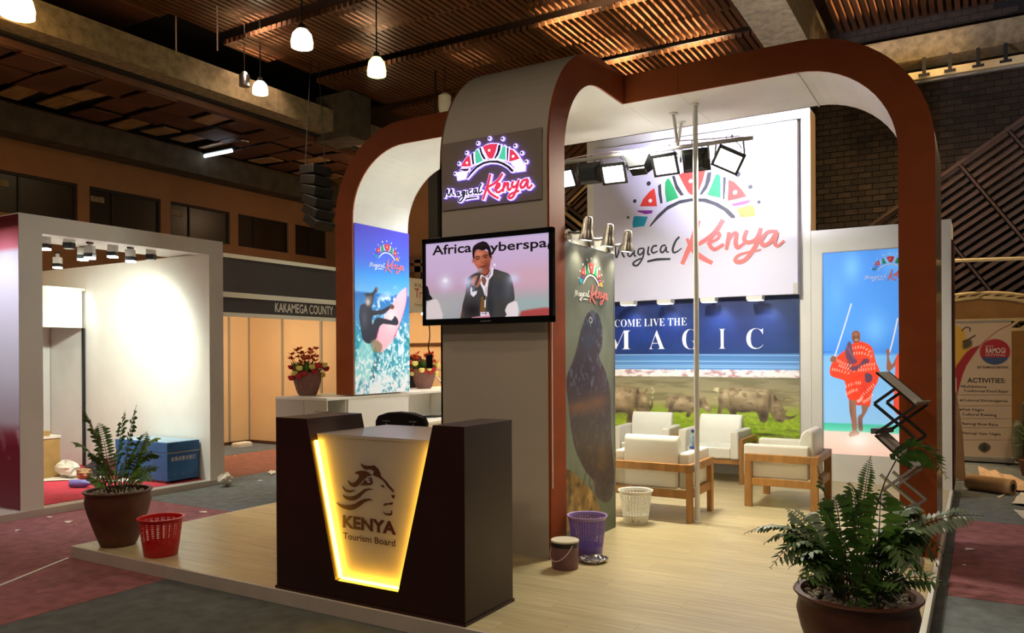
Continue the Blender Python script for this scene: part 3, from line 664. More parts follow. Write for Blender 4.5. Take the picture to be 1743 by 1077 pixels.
# white lining in panels, outer skin, back edge
def shell(p, off, m, name, flip=1, y0=AY0, y1=AY1, thk=.012):
    mb = MB()
    for (a, b), (c, d) in zip(p[:-1], p[1:]):
        tgt = unit((c-a, d-b)); nn = V(-tgt[1], 0, tgt[0])*thk*flip
        P = [V(a, y0, b), V(c, y0, d), V(c, y1, d), V(a, y1, b)]; mb.add(P+[k+nn for k in P], [(0, 1, 2, 3), (7, 6, 5, 4), (0, 4, 5, 1), (2, 6, 7, 3), (1, 5, 6, 2), (3, 7, 4, 0)])
    return mb.build(name, m, A)
Li = [p for p in pi_ if p[0] < -5]; Rr = [p for p in pi_ if p[0] > -1.4]
shell(Li, 0, 'white', 'lining')
shell([Li[-1], (TX0, zt-th)], 0, 'white', 'lining')
shell([(TX0+.002, zt-th), (TX1, zt-th)], 0, 'white', 'lining')
shell([(TX1+.002, zt-th), (-2.347, zt-th)], 0, 'white', 'lining')
shell([(-2.343, zt-th), (-1.306, zt-th)], 0, 'white', 'lining')
shell([(-1.302, zt-th)]+[p for p in Rr], 0, 'white', 'lining')
shell([p for p in po if p[0] < -4.9]+[p for p in po if p[0] > -2], 0, 'skin', 'outer_skin', -1)
mb = MB()
for k in range(n-1): mb.prism([po[k], pi_[k], pi_[k+1], po[k+1]], wallframe(AY1), .012)
mb.build('back_face', 'orange2', A)
MB().box((-.55, AY0+.02, PT), (-.29, AY1-.02, PT+.02)).build('foot', 'orange2', A)
# tower: profile in Y and Z
zt2 = 4.318; Rt = 1.0; yi, Rj = 5.675, .73
ty_o = [(TY, PT)]+[(TY+Rt-Rt*math.cos(PI/2*i/16), zt2-Rt+Rt*math.sin(PI/2*i/16)) for i in range(17)]+[(AY0-.02, zt2)]
ty_i = [(yi, PT)]+[(yi+Rj-Rj*math.cos(PI/2*i/16), zt2-th-Rj+Rj*math.sin(PI/2*i/16)) for i in range(17)]+[(AY0-.02, zt2-th)]
def side(x, m, name):
    mb = MB(); fr = sideframe(x)
    for k in range(len(ty_o)-1): mb.prism([ty_o[k], ty_i[k], ty_i[k+1], ty_o[k+1]][::1], fr, .018)
    return mb.build(name, m, A)
side(TX1-.018, 'orange', 'orange_edge'); side(TX0, 'orange', 'orange_edge')
def tshell(p, m, name, thk):
    mb = MB(); a0, a1 = TX0+.001, TX1-.019
    for (a, b), (c, d) in zip(p[:-1], p[1:]):
        tg = unit((c-a, d-b)); nn = V(0, -tg[1], tg[0])*thk; P = [V(a0, a, b), V(a1, a, b), V(a1, c, d), V(a0, c, d)]
        mb.add(P+[k+nn for k in P], [(0, 1, 2, 3), (7, 6, 5, 4), (0, 4, 5, 1), (2, 6, 7, 3), (1, 5, 6, 2), (3, 7, 4, 0)])
    return mb.build(name, m, A)
tshell(ty_o, 'grey', 'tower_skin', -.012); tshell(ty_i, 'white', 'tower_lining', .012)
MB().box((TX1, TY+.02, PT+.55), (TX1+.006, TY+.03, 1.95)).build('cable_cover', 'white_pl', A)

# --- closet behind the tower with the bird picture on its side
t = thing('bird_display', 'tall lamp-lit display box with a starling print behind the grey tower', 'display', (-3.4, 6.2, PT))
BX = -2.895; BZ = 2.62
MB().box((TX0+.03, 5.70, PT), (BX-.004, 6.70, BZ)).build('carcass', 'white', t)
MB().box((BX-.03, 6.70, PT), (BX+.004, 6.72, BZ)).build('edge_strip', 'grey_metal', t)
MB().box((BX-.02, 5.70, BZ), (BX+.006, 6.72, BZ+.09)).build('lamp_rail', 'white_metal', t)
p = Pic('x', BX, 5.70, 6.70, PT, BZ, 170, 520)
p.rows([((1003, 430), (84, 84, 72)), ((1003, 500), (108, 112, 96)), ((1003, 570), (134, 142, 122)), ((1003, 690), (124, 130, 112)), ((1003, 790), (128, 140, 122)), ((1003, 910), (88, 96, 80))])
p.mix(np.clip((vnoise(p.h, p.w, 5)-.45)*1.2, 0, .5), (70, 76, 66))
B = lambda pts: zz(880, 380, 2.072, pts)
p.poly(B([(168, 868), (190, 872), (225, 905), (262, 945), (285, 990), (300, 1080), (168, 1080)]), (146, 112, 56), 3, 3)
m = p.mask(B([(168, 868), (190, 872), (225, 905), (262, 945), (285, 990), (300, 1080), (168, 1080)]), 3, 3)
p.mix(m*np.clip((vnoise(p.h, p.w, 40, 3, .5)-.5)*3, 0, .8), (206, 172, 96)); p.mix(m*np.clip((vnoise(p.h, p.w, 30, 3, .4)-.5)*3, 0, .8), (70, 56, 34))
body = B([(262, 305), (287, 322), (300, 368), (298, 378), (301, 384), (298, 440), (288, 470), (310, 520), (328, 600), (332, 760), (342, 880), (336, 960), (312, 985), (278, 960), (270, 910), (238, 868), (200, 780), (178, 620), (174, 545), (195, 490), (213, 430), (224, 380), (243, 326)])
m = p.mask(body, 1.6, 3); p.mix(m, (72, 60, 66))
for c, rx, ry, col, o in (((262, 350), 22, 30, (50, 56, 76), .9), ((250, 420), 18, 40, (66, 76, 98), .8), ((240, 540), 40, 50, (52, 40, 56), .9), ((300, 560), 16, 70, (84, 68, 78), .7), ((218, 648), 34, 22, (140, 94, 60), .9), ((282, 632), 30, 26, (134, 90, 58), .8), ((250, 660), 30, 18, (120, 82, 58), .6), ((250, 720), 34, 50, (76, 64, 60), .8), ((300, 820), 16, 60, (122, 98, 60), .7), ((250, 800), 30, 60, (84, 72, 58), .7), ((312, 920), 12, 50, (56, 52, 44), .8)):
    q = B([c])[0]; k = p.a.copy(); p.blob(q, rx/2.072*1.25, ry/2.072, col, o); p.a = k+(p.a-k)*m[..., None]
k = np.clip((vnoise(p.h, p.w, 60, 2, .5)-.55)*3, 0, .6)*m; p.mix(k*(p.Y < p.h*.5), (120, 132, 158)); p.mix(k*(p.Y > p.h*.5)*.6, (130, 108, 76))
p.line(B([(245, 860), (238, 900), (228, 930)]), 2, (60, 50, 40)); p.line(B([(262, 880), (255, 915), (262, 935)]), 2, (60, 50, 40))
p.poly(B([(256, 328), (264, 334), (266, 346), (260, 353), (254, 345)]), (196, 200, 196), 1, 2); p.poly(B([(258, 334), (262, 338), (262, 345), (258, 348), (256, 341)]), (20, 20, 24), 1, 2)
p.build('picture', t, picmat('bird_print', 0, .42), .002)
logo_print(t, frame((BX+.004, 6.185, 2.28), (0, 1, 0), (0, 0, 1)), .275, light=True, kx=1.0)
def clip_spot(y, label):
    q = V(BX+.01, y, BZ+.05); s = thing('clip_spotlight', label, 'spotlight', q, group='spotlights over the bird picture')
    MB().lathe([(.045, -.0), (.05, .01), (.05, .02)], 18).build('mount', 'chrome', s, world=False).rotation_euler = (0, PI/2, 0)
    MB().tube([(.02, 0, .02), (.05, .05, .02), (.07, .10, .03)], .012, 8).build('arm', 'chrome', s, smooth=True, world=False)
    hd = MB().lathe([(.004, .13), (.03, .124), (.041, .10), (.043, .03), (.05, .0), (.064, -.045), (.066, -.07), (.058, -.07), (.05, -.04)], 22).build('housing', 'chrome', s, smooth=True, world=False)
    hd.location = (.10, .17, .04); hd.rotation_euler = (0, .12, 0)
    e = MB().lathe([(.054, -.062), (.05, -.066)], 18).build('bulb', 'lens2', hd, world=False); return s
for px, py, lb in ((963, 396, 'brushed steel spotlight nearest the orange tower edge'), (1002, 407, 'middle steel spotlight above the bird picture'), (1036, 415, 'farthest steel spotlight above the bird picture, over the white wall')):
    q = at(px, py, x=BX); clip_spot(q[1], lb)

# --- logo wall, rhinoceros picture, masai wall
YW = 10.47
t = thing('logo_wall', 'tall white back wall that carries the big striped sun logo board', 'wall panel', (-3.4, YW+.1, PT))
e = lambda px, py, y=YW: at(px, py, y=y)
xL, xR, zT = e(999, 250)[0], e(1379, 190)[0], e(1379, 187)[2]
MB().box((xL, YW, PT), (xR-.004, YW+.36, zT+.03)).build('carcass', 'white', t)
MB().box((xR-.004, YW+.004, PT), (xR, YW+.36, zT)).build('side_panel', 'shell', t)
bx0, bx1, bz0, bz1 = e(1010, 265, YL)[0], e(1358, 499, YL)[0], e(1358, 500, YL)[2], e(1358, 203, YL)[2]
brd = MB().box((bx0, YL, bz0), (bx1, YW-.002, bz1)).build('logo_board', 'board', t, bev=.004)
lp = logo_print(t, frame((-3.42, YL, 3.40), (1, 0, 0), (0, 0, 1)), 1.0)
MB().box((bx1-.05, YL-.002, bz0), (bx1, YL+.002, bz0+.14)).build('bracket', 'alu', t)
RX0, RX1, RZ0, RZ1 = bx0, e(1361, 600, YW-.02)[0], .46, bz0+.02
p = Pic('y', YW-.02, RX0, RX1, RZ0, RZ1, 400, 280)
G = lambda pts: zz(1000, 500, 4.143, pts)
p.rows([((1200, 502), (10, 26, 70)), ((1200, 520), (12, 36, 98)), ((1200, 570), (16, 46, 116)), ((1200, 601), (24, 58, 124)), ((1200, 603), (58, 98, 146)), ((1200, 628), (76, 122, 174)), ((1200, 630), (186, 188, 200)), ((1200, 640), (206, 204, 208)), ((1200, 642), (116, 110, 88)), ((1200, 684), (140, 130, 96)), ((1200, 700), (126, 144, 50)), ((1200, 745), (120, 152, 24))])
row = lambda y: p.px([(1200, y)])[0][1]
sky = (p.Y < row(602)); p.mix(np.clip((vnoise(p.h, p.w, 6)-.5)*2, 0, .55)*sky, (22, 66, 140)); p.mix(np.clip((vnoise(p.h, p.w, 9)-.55)*2, 0, .5)*sky, (12, 34, 84)); p.mix(np.clip((p.X/p.w-.75)*2.2, 0, .6)*sky, (14, 52, 96))
for y, w in ((603, .9), (614, 1.1), (621, .9), (624, 1)): p.line(G([(-40, (y-500)*4.143+4), (600, (y-500)*4.143+2), (1495, (y-500)*4.143+8)]), w, (170, 200, 226), .75)
sh = (p.Y > row(629)) & (p.Y < row(641)); p.mix(sh*np.clip((vnoise(p.h, p.w, 60, 2, .5)-.5)*4, 0, .8), (150, 110, 116)); p.mix(sh*np.clip((vnoise(p.h, p.w, 50, 2)-.5)*4, 0, .7), (236, 230, 234))
sa = (p.Y > row(641)); p.mix(sa*np.clip((vnoise(p.h, p.w, 50, 3, .18)-.48)*3, 0, .55), (84, 84, 60)); p.mix((p.Y > row(690))*np.clip((vnoise(p.h, p.w, 40, 3, 1)-.5)*2, 0, .4), (92, 126, 14)); p.mix((p.Y > row(700))*np.clip((vnoise(p.h, p.w, 60, 2, 1)-.5)*2, 0, .4), (160, 178, 60))
p.blob(G([(1250, 992)])[0], 20, 2.5, (46, 44, 24), .9)
for c, k, r in (((460, 690), 14, 50), ((905, 690), 20, 40)): p.mix(p.mask(G([(c[0]-k, c[1]-25), (c[0]+k, c[1]-28), (c[0]+k*.6, c[1]+40), (c[0]-k*.4, c[1]+45)]), 4)*np.clip((vnoise(p.h, p.w, 70, 2)-.45)*4, 0, .9), (206, 196, 160))
def rhino(pts, lights, darks, base=(110, 95, 72)):
    m = p.mask(G(pts), 1.2, 3); p.mix(m, base); k0 = p.a.copy()
    for (x, y, rx, ry, o) in lights: p.blob(G([(x, y)])[0], rx/4.143, ry/4.143, (176, 160, 130), o)
    for (x, y, rx, ry, o) in darks: p.blob(G([(x, y)])[0], rx/4.143, ry/4.143, (48, 40, 32), o)
    p.mix(np.clip((vnoise(p.h, p.w, 45, 3)-.5)*2.4, 0, .5), (70, 60, 44)); p.a = k0+(p.a-k0)*m[..., None]; p.a = np.where(m[..., None] > 0, p.a, k0)
rhino([(120, 660), (187, 652), (230, 648), (290, 653), (335, 664), (345, 672), (352, 662), (362, 668), (366, 690), (395, 692), (410, 680), (420, 662), (425, 680), (412, 705), (432, 760), (444, 792), (456, 742), (463, 780), (452, 815), (430, 832), (385, 832), (352, 842), (335, 806), (318, 860), (322, 905), (275, 908), (284, 852), (245, 835), (187, 842), (120, 850)],
      ((220, 710, 60, 55, .8), (310, 700, 34, 34, .7), (400, 740, 24, 30, .7), (250, 780, 40, 20, .4)), ((215, 830, 70, 22, .8), (300, 870, 30, 40, .7), (355, 690, 10, 24, .8), (345, 770, 12, 50, .6), (445, 790, 14, 34, .7), (388, 795, 10, 8, .8)))
rhino([(555, 745), (580, 722), (640, 714), (700, 721), (740, 724), (785, 735), (805, 738), (830, 722), (832, 740), (850, 778), (876, 802), (870, 826), (845, 832), (812, 804), (780, 812), (742, 832), (716, 872), (694, 862), (702, 832), (660, 837), (622, 832), (590, 838), (565, 838), (571, 802), (550, 806)],
      ((640, 755, 70, 30, .8), (840, 800, 22, 14, .8), (740, 770, 30, 24, .5)), ((640, 830, 60, 14, .8), (705, 855, 20, 18, .7), (795, 775, 12, 28, .6), (585, 800, 16, 26, .6)), (116, 100, 78))
rhino([(920, 742), (945, 682), (990, 660), (1050, 651), (1120, 655), (1200, 664), (1270, 672), (1312, 700), (1340, 738), (1368, 746), (1395, 728), (1398, 744), (1372, 766), (1390, 818), (1411, 816), (1396, 850), (1430, 866), (1488, 848), (1432, 886), (1395, 886), (1372, 908), (1330, 892), (1300, 862), (1282, 832), (1275, 872), (1255, 908), (1218, 898), (1190, 832), (1100, 837), (1052, 834), (1052, 868), (1016, 866), (985, 806), (952, 812), (940, 862), (912, 858), (925, 802)],
      ((1080, 700, 100, 40, .9), (1230, 690, 50, 24, .8), (1330, 810, 26, 34, .7), (970, 710, 30, 40, .7), (1150, 760, 60, 26, .5), (1225, 760, 26, 40, .4)), ((1110, 832, 90, 24, .8), (1240, 860, 40, 44, .85), (1325, 735, 12, 26, .8), (1030, 830, 26, 34, .7), (1440, 868, 40, 10, .7), (1350, 895, 26, 10, .7), (1285, 760, 10, 60, .5), (925, 820, 14, 40, .5)))
for a, c in (((990, 690), (1010, 790)), ((1060, 680), (1240, 690)), ((1190, 790), (1200, 840)), ((1290, 710), (1275, 800))): p.line(G([a, ((a[0]+c[0])/2+6, (a[1]+c[1])/2), c]), .8, (60, 50, 38), .6)
g_ = (p.Y > row(602))[..., None]; p.a = np.where(g_, np.clip(p.a*1.3, 0, 255), p.a)
pt = thing('rhino_picture', 'wide print of three rhinoceroses on green grass below the logo board', 'poster', ((RX0+RX1)/2, YW-.02, RZ0))
MB().box((RX0, YW-.018, RZ0), (RX1, YW, RZ1)).build('backing_board', 'white', pt)
p.build('picture', pt, picmat('rhino_print', 0, .5), .001)
fr = wallframe(YW-.022); g = lambda x, y: at(1000+x/4.143, 500+y/4.143, y=YW-.022)[[0, 2]]
s1 = lambda x0, y0, x1, y1: (*[float(k) for k in (g(x0, y0)[0], g(x1, y1)[0], g(x1, y1)[1], g(x0, y0)[1])],)
text('𝐂𝐎𝐌𝐄 𝐋𝐈𝐕𝐄 𝐓𝐇𝐄', 'lettering', fr, *s1(192, 182, 700, 222), 'ink_white', pt, -.012)
big = {'𝐌': (120, 262, 306, 390), '𝐀': (432, 258, 546, 388), '𝐆': (668, 250, 786, 390), '𝐈': (926, 248, 974, 386), '𝐂': (1120, 244, 1240, 388)}
for c, k in big.items(): text(c, 'letter', fr, *s1(*k), 'ink_white', pt, -.012)
for px, lb in ((1070, 'small white spotlight under the logo board, leftmost of four'), (1133, 'small white spotlight left of the white pole under the logo board'), (1207, 'small white spotlight just right of the white pole'), (1286, 'small white spotlight at the right end under the logo board')):
    q = at(px, 513, y=10.22); s = thing('mini_spotlight', lb, 'spotlight', (q[0], 10.22, bz0), group='spotlights over the rhinoceros picture')
    MB().box((q[0]-.10, 10.14, bz0-.065), (q[0]+.10, 10.30, bz0-.012)).build('housing', 'white_metal', s, bev=.006)
    MB().box((q[0]-.03, 10.30, bz0-.03), (q[0]+.03, YL+.03, bz0-.006)).build('bracket', 'white_metal', s)
    MB().box((q[0]-.085, 10.155, bz0-.072), (q[0]+.085, 10.285, bz0-.066)).build('lens', 'lens2', s)
# masai wall: lit print in a white wall to the right, return wall at the far edge
t = thing('lightbox_wall', 'lower white wall holding the glowing print of a man in red cloth', 'wall panel', (-1.1, YW, PT))
zw = e(1380, 393)[2]; zw = 3.24; mx0, mx1, mz0, mz1 = e(1401, 600)[0], -.58, .44, 2.95
b = MB(); b.box((xR+.002, YW, PT), (mx0, YW+.22, zw)).box((mx1, YW, PT), (-.375, YW+.22, zw)).box((mx0, YW, mz1), (mx1, YW+.22, zw)).box((mx0, YW, PT), (mx1, YW+.22, mz0)); b.build('wall_frame', 'white', t)
p = Pic('y', YW+.012, mx0, mx1, mz0, mz1, 190, 400)
p.rows([((1460, 425), (70, 140, 228)), ((1460, 560), (78, 150, 236)), ((1460, 600), (64, 134, 222)), ((1460, 606), (116, 178, 236)), ((1460, 720), (140, 192, 236)), ((1460, 722), (72, 190, 160)), ((1460, 733), (96, 206, 180)), ((1460, 737), (238, 214, 200)), ((1460, 780), (236, 196, 180))])
for c, rx, ry, o in (((1450, 455), 16, 26, .5), ((1490, 560), 20, 30, .45), ((1520, 440), 18, 24, .4), ((1425, 500), 14, 30, .2)): p.blob(c, rx, ry, (140, 210, 255), o)  # uneven backlight painted into the sky as bright bluish blobs
Q = lambda pts: zz(1340, 560, 4.487, pts)
p.line([(1449, 517), (1436, 560), (1421, 606)], 1.8, (236, 226, 226)); p.line([(1528, 542), (1520, 578), (1514, 600)], 2, (240, 230, 232))
def fig(pts, col, sh=(), sm=3):
    m = p.mask(Q(pts), 1.1, sm); p.mix(m, col); k0 = p.a.copy()
    for x, y, rx, ry, c, o in sh: p.blob(Q([(x, y)])[0], rx/4.487, ry/4.487, c, o)
    p.a = k0+(p.a-k0)*m[..., None]
    return m
fig([(470, 530), (520, 545), (526, 640), (532, 700), (532, 775), (500, 780), (490, 700), (475, 620)], (150, 104, 84), ((485, 640, 8, 90, (110, 70, 56), .7),))
fig([(565, 570), (622, 580), (600, 640), (574, 690), (578, 770), (548, 772), (538, 700), (545, 662), (570, 640)], (140, 96, 78), ((562, 730, 14, 40, (96, 80, 80), .8),))
fig([(470, 800), (490, 780), (540, 776), (552, 800), (520, 818), (478, 822)], (170, 124, 104))
fig([(468, 110), (440, 200), (430, 290), (440, 320), (480, 330), (500, 240), (490, 140)], (84, 66, 96))
mc = fig([(510, 100), (570, 95), (640, 130), (662, 190), (680, 260), (705, 320), (690, 400), (650, 480), (630, 590), (600, 578), (530, 580), (520, 545), (470, 535), (450, 480), (440, 400), (400, 380), (330, 352), (332, 280), (370, 220), (430, 170), (470, 140)], (232, 66, 38), ((480, 240, 26, 60, (90, 60, 90), .8), (600, 245, 26, 16, (90, 60, 84), .8), (520, 300, 40, 18, (96, 60, 84), .7), (625, 370, 24, 26, (92, 56, 86), .8), (540, 560, 20, 20, (150, 40, 60), .6), (640, 200, 20, 50, (250, 110, 70), .5), (400, 300, 40, 30, (214, 48, 26), .6), (590, 460, 40, 60, (204, 54, 50), .5)))
Q3 = lambda pts: zz(1400, 540, 4.893, pts)
for cv in ([(84, 432), (150, 445), (240, 475)], [(112, 352), (175, 385), (255, 408)], [(140, 400), (200, 425), (290, 452)], [(250, 258), (330, 248), (412, 300)], [(262, 300), (340, 298), (432, 332)], [(300, 440), (370, 432), (455, 420)], [(300, 410), (380, 395), (450, 390)],
           [(200, 640), (250, 612), (300, 600)], [(196, 575), (270, 548), (330, 545)], [(330, 655), (385, 600), (440, 550)], [(340, 705), (385, 680), (424, 630)], [(290, 700), (315, 690), (330, 660)]):
    cv = catmull(cv, 7)
    for i in range(0, len(cv)-1, 2):
        d_ = cv[i+1]-cv[i]; nn = V(-d_[1], d_[0])/(np.hypot(*d_)+1e-6)*9; p.line(Q3([tuple(cv[i]-nn+d_*.3), tuple(cv[i]+nn)]), 1.5, (255, 206, 190), .85)
for cv in ([(240, 330), (300, 350), (380, 345)], [(230, 280), (320, 275), (430, 315)], [(210, 480), (280, 500), (340, 470)], [(330, 560), (360, 600), (350, 660)], [(250, 520), (270, 580), (262, 660)]): p.line(Q3(cv), 1.6, (176, 36, 26), .55)
p.line(Q3([(8, 288), (84, 288)]), 1.2, (40, 90, 170), .8)
p.poly(Q3([(216, 198), (238, 210), (250, 260), (262, 325), (292, 368), (264, 388), (226, 362), (196, 335), (190, 270)]), (92, 66, 94), 2, 2, .9)
p.poly(Q3([(232, 418), (300, 395), (345, 345), (386, 350), (382, 376), (320, 405), (282, 440), (240, 442)]), (98, 62, 86), 2, 2, .9)
for k_ in range(7): p.line(Q3([(200+k_*9, 240+k_*16), (216+k_*9, 250+k_*16)]), .8, (176, 130, 150), .7)
fig([(492, 30), (512, 12), (540, 14), (556, 36), (556, 80), (540, 100), (512, 102), (494, 70)], (132, 82, 60), ((525, 40, 18, 16, (170, 112, 84), .7), (505, 80, 12, 16, (92, 54, 42), .6)))
for x, y in ((512, 56), (538, 56)): p.blob(Q([(x, y)])[0], 1.2, .8, (40, 26, 24), .9)
p.line(Q([(515, 80), (526, 85), (538, 80)]), .9, (246, 226, 216))
fig([(328, 225), (345, 205), (372, 212), (374, 240), (350, 252), (330, 246)], (140, 90, 70)); fig([(590, 340), (620, 335), (650, 360), (640, 400), (600, 405)], (96, 62, 84))
fig([(752, 160), (776, 150), (784, 190), (776, 210), (800, 270), (830, 215), (858, 190), (900, 190), (900, 250), (830, 275), (782, 322), (758, 300), (762, 210)], (146, 96, 78))
fig([(838, 195), (900, 180), (900, 640), (850, 655), (812, 600), (822, 420), (826, 290)], (224, 70, 48), ((840, 400, 12, 120, (250, 110, 84), .5),))
p.blob(Q([(545, 850)])[0], 16, 11, (255, 255, 250), 1.0, 1.6); p.line(Q([(430, 815), (530, 838), (620, 862)]), .8, (206, 168, 156), .7)  # white blob is the backlight's hot spot painted into the sand
p.build('picture', t, picmat('backlit_print', .60, .4), 0)
logo_print(t, frame((-.94, YW+.006, 2.68), (1, 0, 0), (0, 0, 1)), .235, light=True)
MB().box((mx0-.015, YW-.004, mz0), (mx0, YW, mz1)).box((mx0, YW-.004, mz1), (mx1, YW, mz1+.012)).build('picture_trim', 'alu', t)
t = thing('return_wall', 'narrow white end wall standing behind the right leg of the arch', 'wall panel', (-.32, 10.5, PT))
MB().box((-.372, 10.38, PT), (-.272, 11.2, 3.235)).build('panel', 'white', t); MB().box((-.271, 10.40, PT), (-.255, 11.2, 3.0)).build('outer_sheet', 'maroon_print', t)

# --- white pole and the lighting bar with its floodlights
q = at(1187, 889, z=PT); lone('pole', MB().tube([(q[0], q[1], PT), (q[0], q[1], zt-th)], .024, 14).lathe([(.036, 0), (.036, .012), (.026, .02)], 14, (q[0], q[1], PT)).lathe([(.026, -.02), (.036, -.012), (.036, 0)], 14, (q[0], q[1], zt-th)), 'white_metal', 'slim white pole from the floor to the arch lining', 'pole', (q[0], q[1], PT), smooth=True)
t = thing('lighting_bar', 'grey bar hung from the arch lining that carries seven floodlights', 'light bar', (-2.8, BARY, 3.75))
bl, br = V(-3.95, BARY, 3.765), V(-1.83, BARY, 3.735)
MB().tube([bl, br], .021, 12).build('bar', 'alu', t, smooth=True)
for hx, hy in ((-2.575, 7.455), (-2.60, 7.78)):
    a = V(hx, hy, zt-th); MB().tube([a, (-2.565, BARY, 3.77)], .017, 10).build('hanger', 'white_metal', t, smooth=True)
    MB().lathe([(.045, -.012), (.045, 0)], 14, a).build('hanger_plate', 'white_metal', t)
MB().tube(catmull([V(-3.8, BARY, 3.79), V(-3.4, BARY-.02, 3.80), V(-3.0, BARY, 3.78), V(-2.6, BARY-.03, 3.80), V(-2.2, BARY, 3.78), V(-1.95, BARY, 3.77)], 4), .006, 5).build('cable', 'pinkgrey', t)
FL = ['glaring floodlight at the left end of the bar beside the tower edge', 'black backed floodlight second from the left end of the bar', 'lit floodlight third from the left, over the left half of the logo', 'slim dark floodlight seen edge on near the middle of the bar', 'lit floodlight left of the white pole', 'black backed floodlight behind the white pole', 'tilted lit floodlight at the right end of the bar']
for (x, z, mode, a), lb in zip(FLOODS, FL):
    s = thing('floodlight', lb, 'floodlight', (x, BARY, z), 0, 'floodlights on the bar')
    tilt = {'room': .5, 'wall': -.35, 'wall2': -1.15}[mode]; tw = math.radians(a)
    Rm = Matrix.Rotation(tw if mode == 'room' and abs(a) > 20 else 0, 3, 'Y') @ Matrix.Rotation(math.radians(a)*.6+(PI if mode != 'room' else 0), 3, 'Z') @ Matrix.Rotation(tilt, 3, 'X')
    T_ = lambda mb: [None, setattr(mb, 'v', [tuple(Rm @ Vector(k)) for k in mb.v])][0] or mb
    hw, hh = .135, .112
    bd = MB().add([(-hw, -.045, -hh), (hw, -.045, -hh), (hw, -.045, hh), (-hw, -.045, hh), (-hw*.62, .05, -hh*.6), (hw*.62, .05, -hh*.6), (hw*.62, .05, hh*.6), (-hw*.62, .05, hh*.6)], [(0, 1, 2, 3), (4, 7, 6, 5), (0, 4, 5, 1), (1, 5, 6, 2), (2, 6, 7, 3), (3, 7, 4, 0)])
    T_(bd).build('housing', 'blackm', s, bev=.006, world=False)
    fi = MB()
    for k in range(7): fi.box((-hw*.6, .05, -.055+k*.017), (hw*.6, .075, -.049+k*.017))
    T_(fi).build('cooling_fins', 'blackm', s, world=False)
    br_ = MB()
    for c, d in (((-hw, -.06, -hh), (-hw+.026, -.045, hh)), ((hw-.026, -.06, -hh), (hw, -.045, hh)), ((-hw, -.06, -hh), (hw, -.045, -hh+.022)), ((-hw, -.06, hh-.034), (hw, -.045, hh))): br_.box(c, d)
    T_(br_).build('front_frame', 'blackm', s, world=False)
    T_(MB().box((-hw+.027, -.050, -hh+.023), (hw-.027, -.0455, hh-.035))).build('lens', 'lens', s, world=False)
    top = 3.755-z
    for sx in (-hw-.008, hw+.008): MB().bar((sx, 0, 0), (sx*.9, 0, top), .008, .016).build('bracket', 'grey_metal', s, world=False)
    MB().tube([(-hw, 0, top), (hw, 0, top)], .007, 6).tube([(-.03, 0, top-.02), (-.03, 0, top+.035), (.03, 0, top+.035), (.03, 0, top-.02)], .007, 6).build('hook', 'grey_metal', s, world=False)
    MB().tube(catmull([(.05, .04, .0), (.10, .05, top*.5), (.03, .02, top), (.02, 0, top+.03)], 4), .005, 5).build('cord', 'black', s, world=False)

# ================================================================ sign and television on the tower
M['s_halo'] = mat('violet_white_halo', (236, 226, 255), .4, emit=2.6, ecol=(130, 110, 255))
M['s_white'] = mat('lit_white_acrylic', (250, 250, 255), .4, emit=1.2, ecol=(236, 236, 255))
M['s_red'] = mat('lit_red_acrylic', (226, 70, 96), .4, emit=.75, ecol=(240, 60, 96))
M['s_green'] = mat('lit_green_acrylic', (90, 214, 180), .4, emit=.7, ecol=(90, 226, 186))
M['s_black'] = mat('dark_acrylic', (44, 36, 66), .4, emit=.12, ecol=(80, 60, 130))
M['s_purple'] = mat('lit_violet_acrylic', (80, 20, 110), .4, emit=.3)
M['s_pale'] = mat('lit_cream_acrylic', (250, 246, 214), .4, emit=1.5, ecol=(255, 246, 214))
M['s_ice'] = mat('lit_ice_acrylic', (220, 244, 246), .4, emit=1.5, ecol=(214, 244, 255))
t = thing('light_sign', 'glowing striped sun sign with brush lettering high on the grey tower', 'sign', (-3.42, TY, 3.0))
sx0, sx1, sz0, sz1 = -3.905, -2.93, 2.915, 3.475
MB().box((sx0+.012, TY-.012, sz0), (sx1, TY-.001, sz1)).build('backing_panel', mat('sign_panel', (146, 136, 128), .45), t)
for x in (sx0+.035, sx1-.03):
    for z in (sz0+.03, sz1-.03): MB().lathe([(.008, 0), (.006, .006)], 10).build('screw', 'blackm', t, world=False)
fx = lambda p: at(740+p[0]/7.695, 220+p[1]/7.695, y=TY-.02)
c0 = fx((700, 560)); kx = (fx((1120, 600))[0]-fx((340, 640))[0])/(SUN[8][1][4][0]-SUN[7][1][0][0]); kz = kx*1.0
fr = frame((c0[0], TY-.012, c0[2]), (1, 0, 0), (0, 0, 1))
# fit the sun by its arc apex and feet
ap = fx((735, 415)); ft = fx((430, 645)); A0 = SUN[13][1][4]; A1 = SUN[13][1][0]
sxk = (ap[0]-ft[0])/(A0[0]-A1[0]); szk = (ap[2]-ft[2])/(A0[1]-A1[1]); ox = ap[0]-A0[0]*sxk; oz = ap[2]-A0[1]*szk
sc = lambda p: [(ox+a*sxk, oz+b*szk) for a, b in p]
fr = frame((0, TY-.012, 0), (1, 0, 0), (0, 0, 1)); sg = dict(red='s_red', green='s_green', purple='s_purple', pink='s_pale', teal='s_ice', orange='s_pale', black='s_black', arc='s_black')
def lit(p, m, name='sun_piece'):
    o = MB().prism(grow(p, .014), fr, .016).build('halo', 's_halo', t); MB().prism(grow(p, .006), fr, .019).build('outline', 's_white', o)
    return MB().prism(p, fr, .024).build(name, m, o)
def whole(p, m, name):
    """piece first, its halo and outline as sub-parts"""
    o = MB().prism(p, fr, .024).build(name, m, t)
    MB().prism(grow(p, .011), fr, .014).build('halo', 's_halo', o); MB().prism(grow(p, .005), fr, .018).build('outline', 's_white', o)
for c, p in SUN: whole(sc(p), sg[c], 'sun_arc' if c == 'arc' else 'sun_segment')
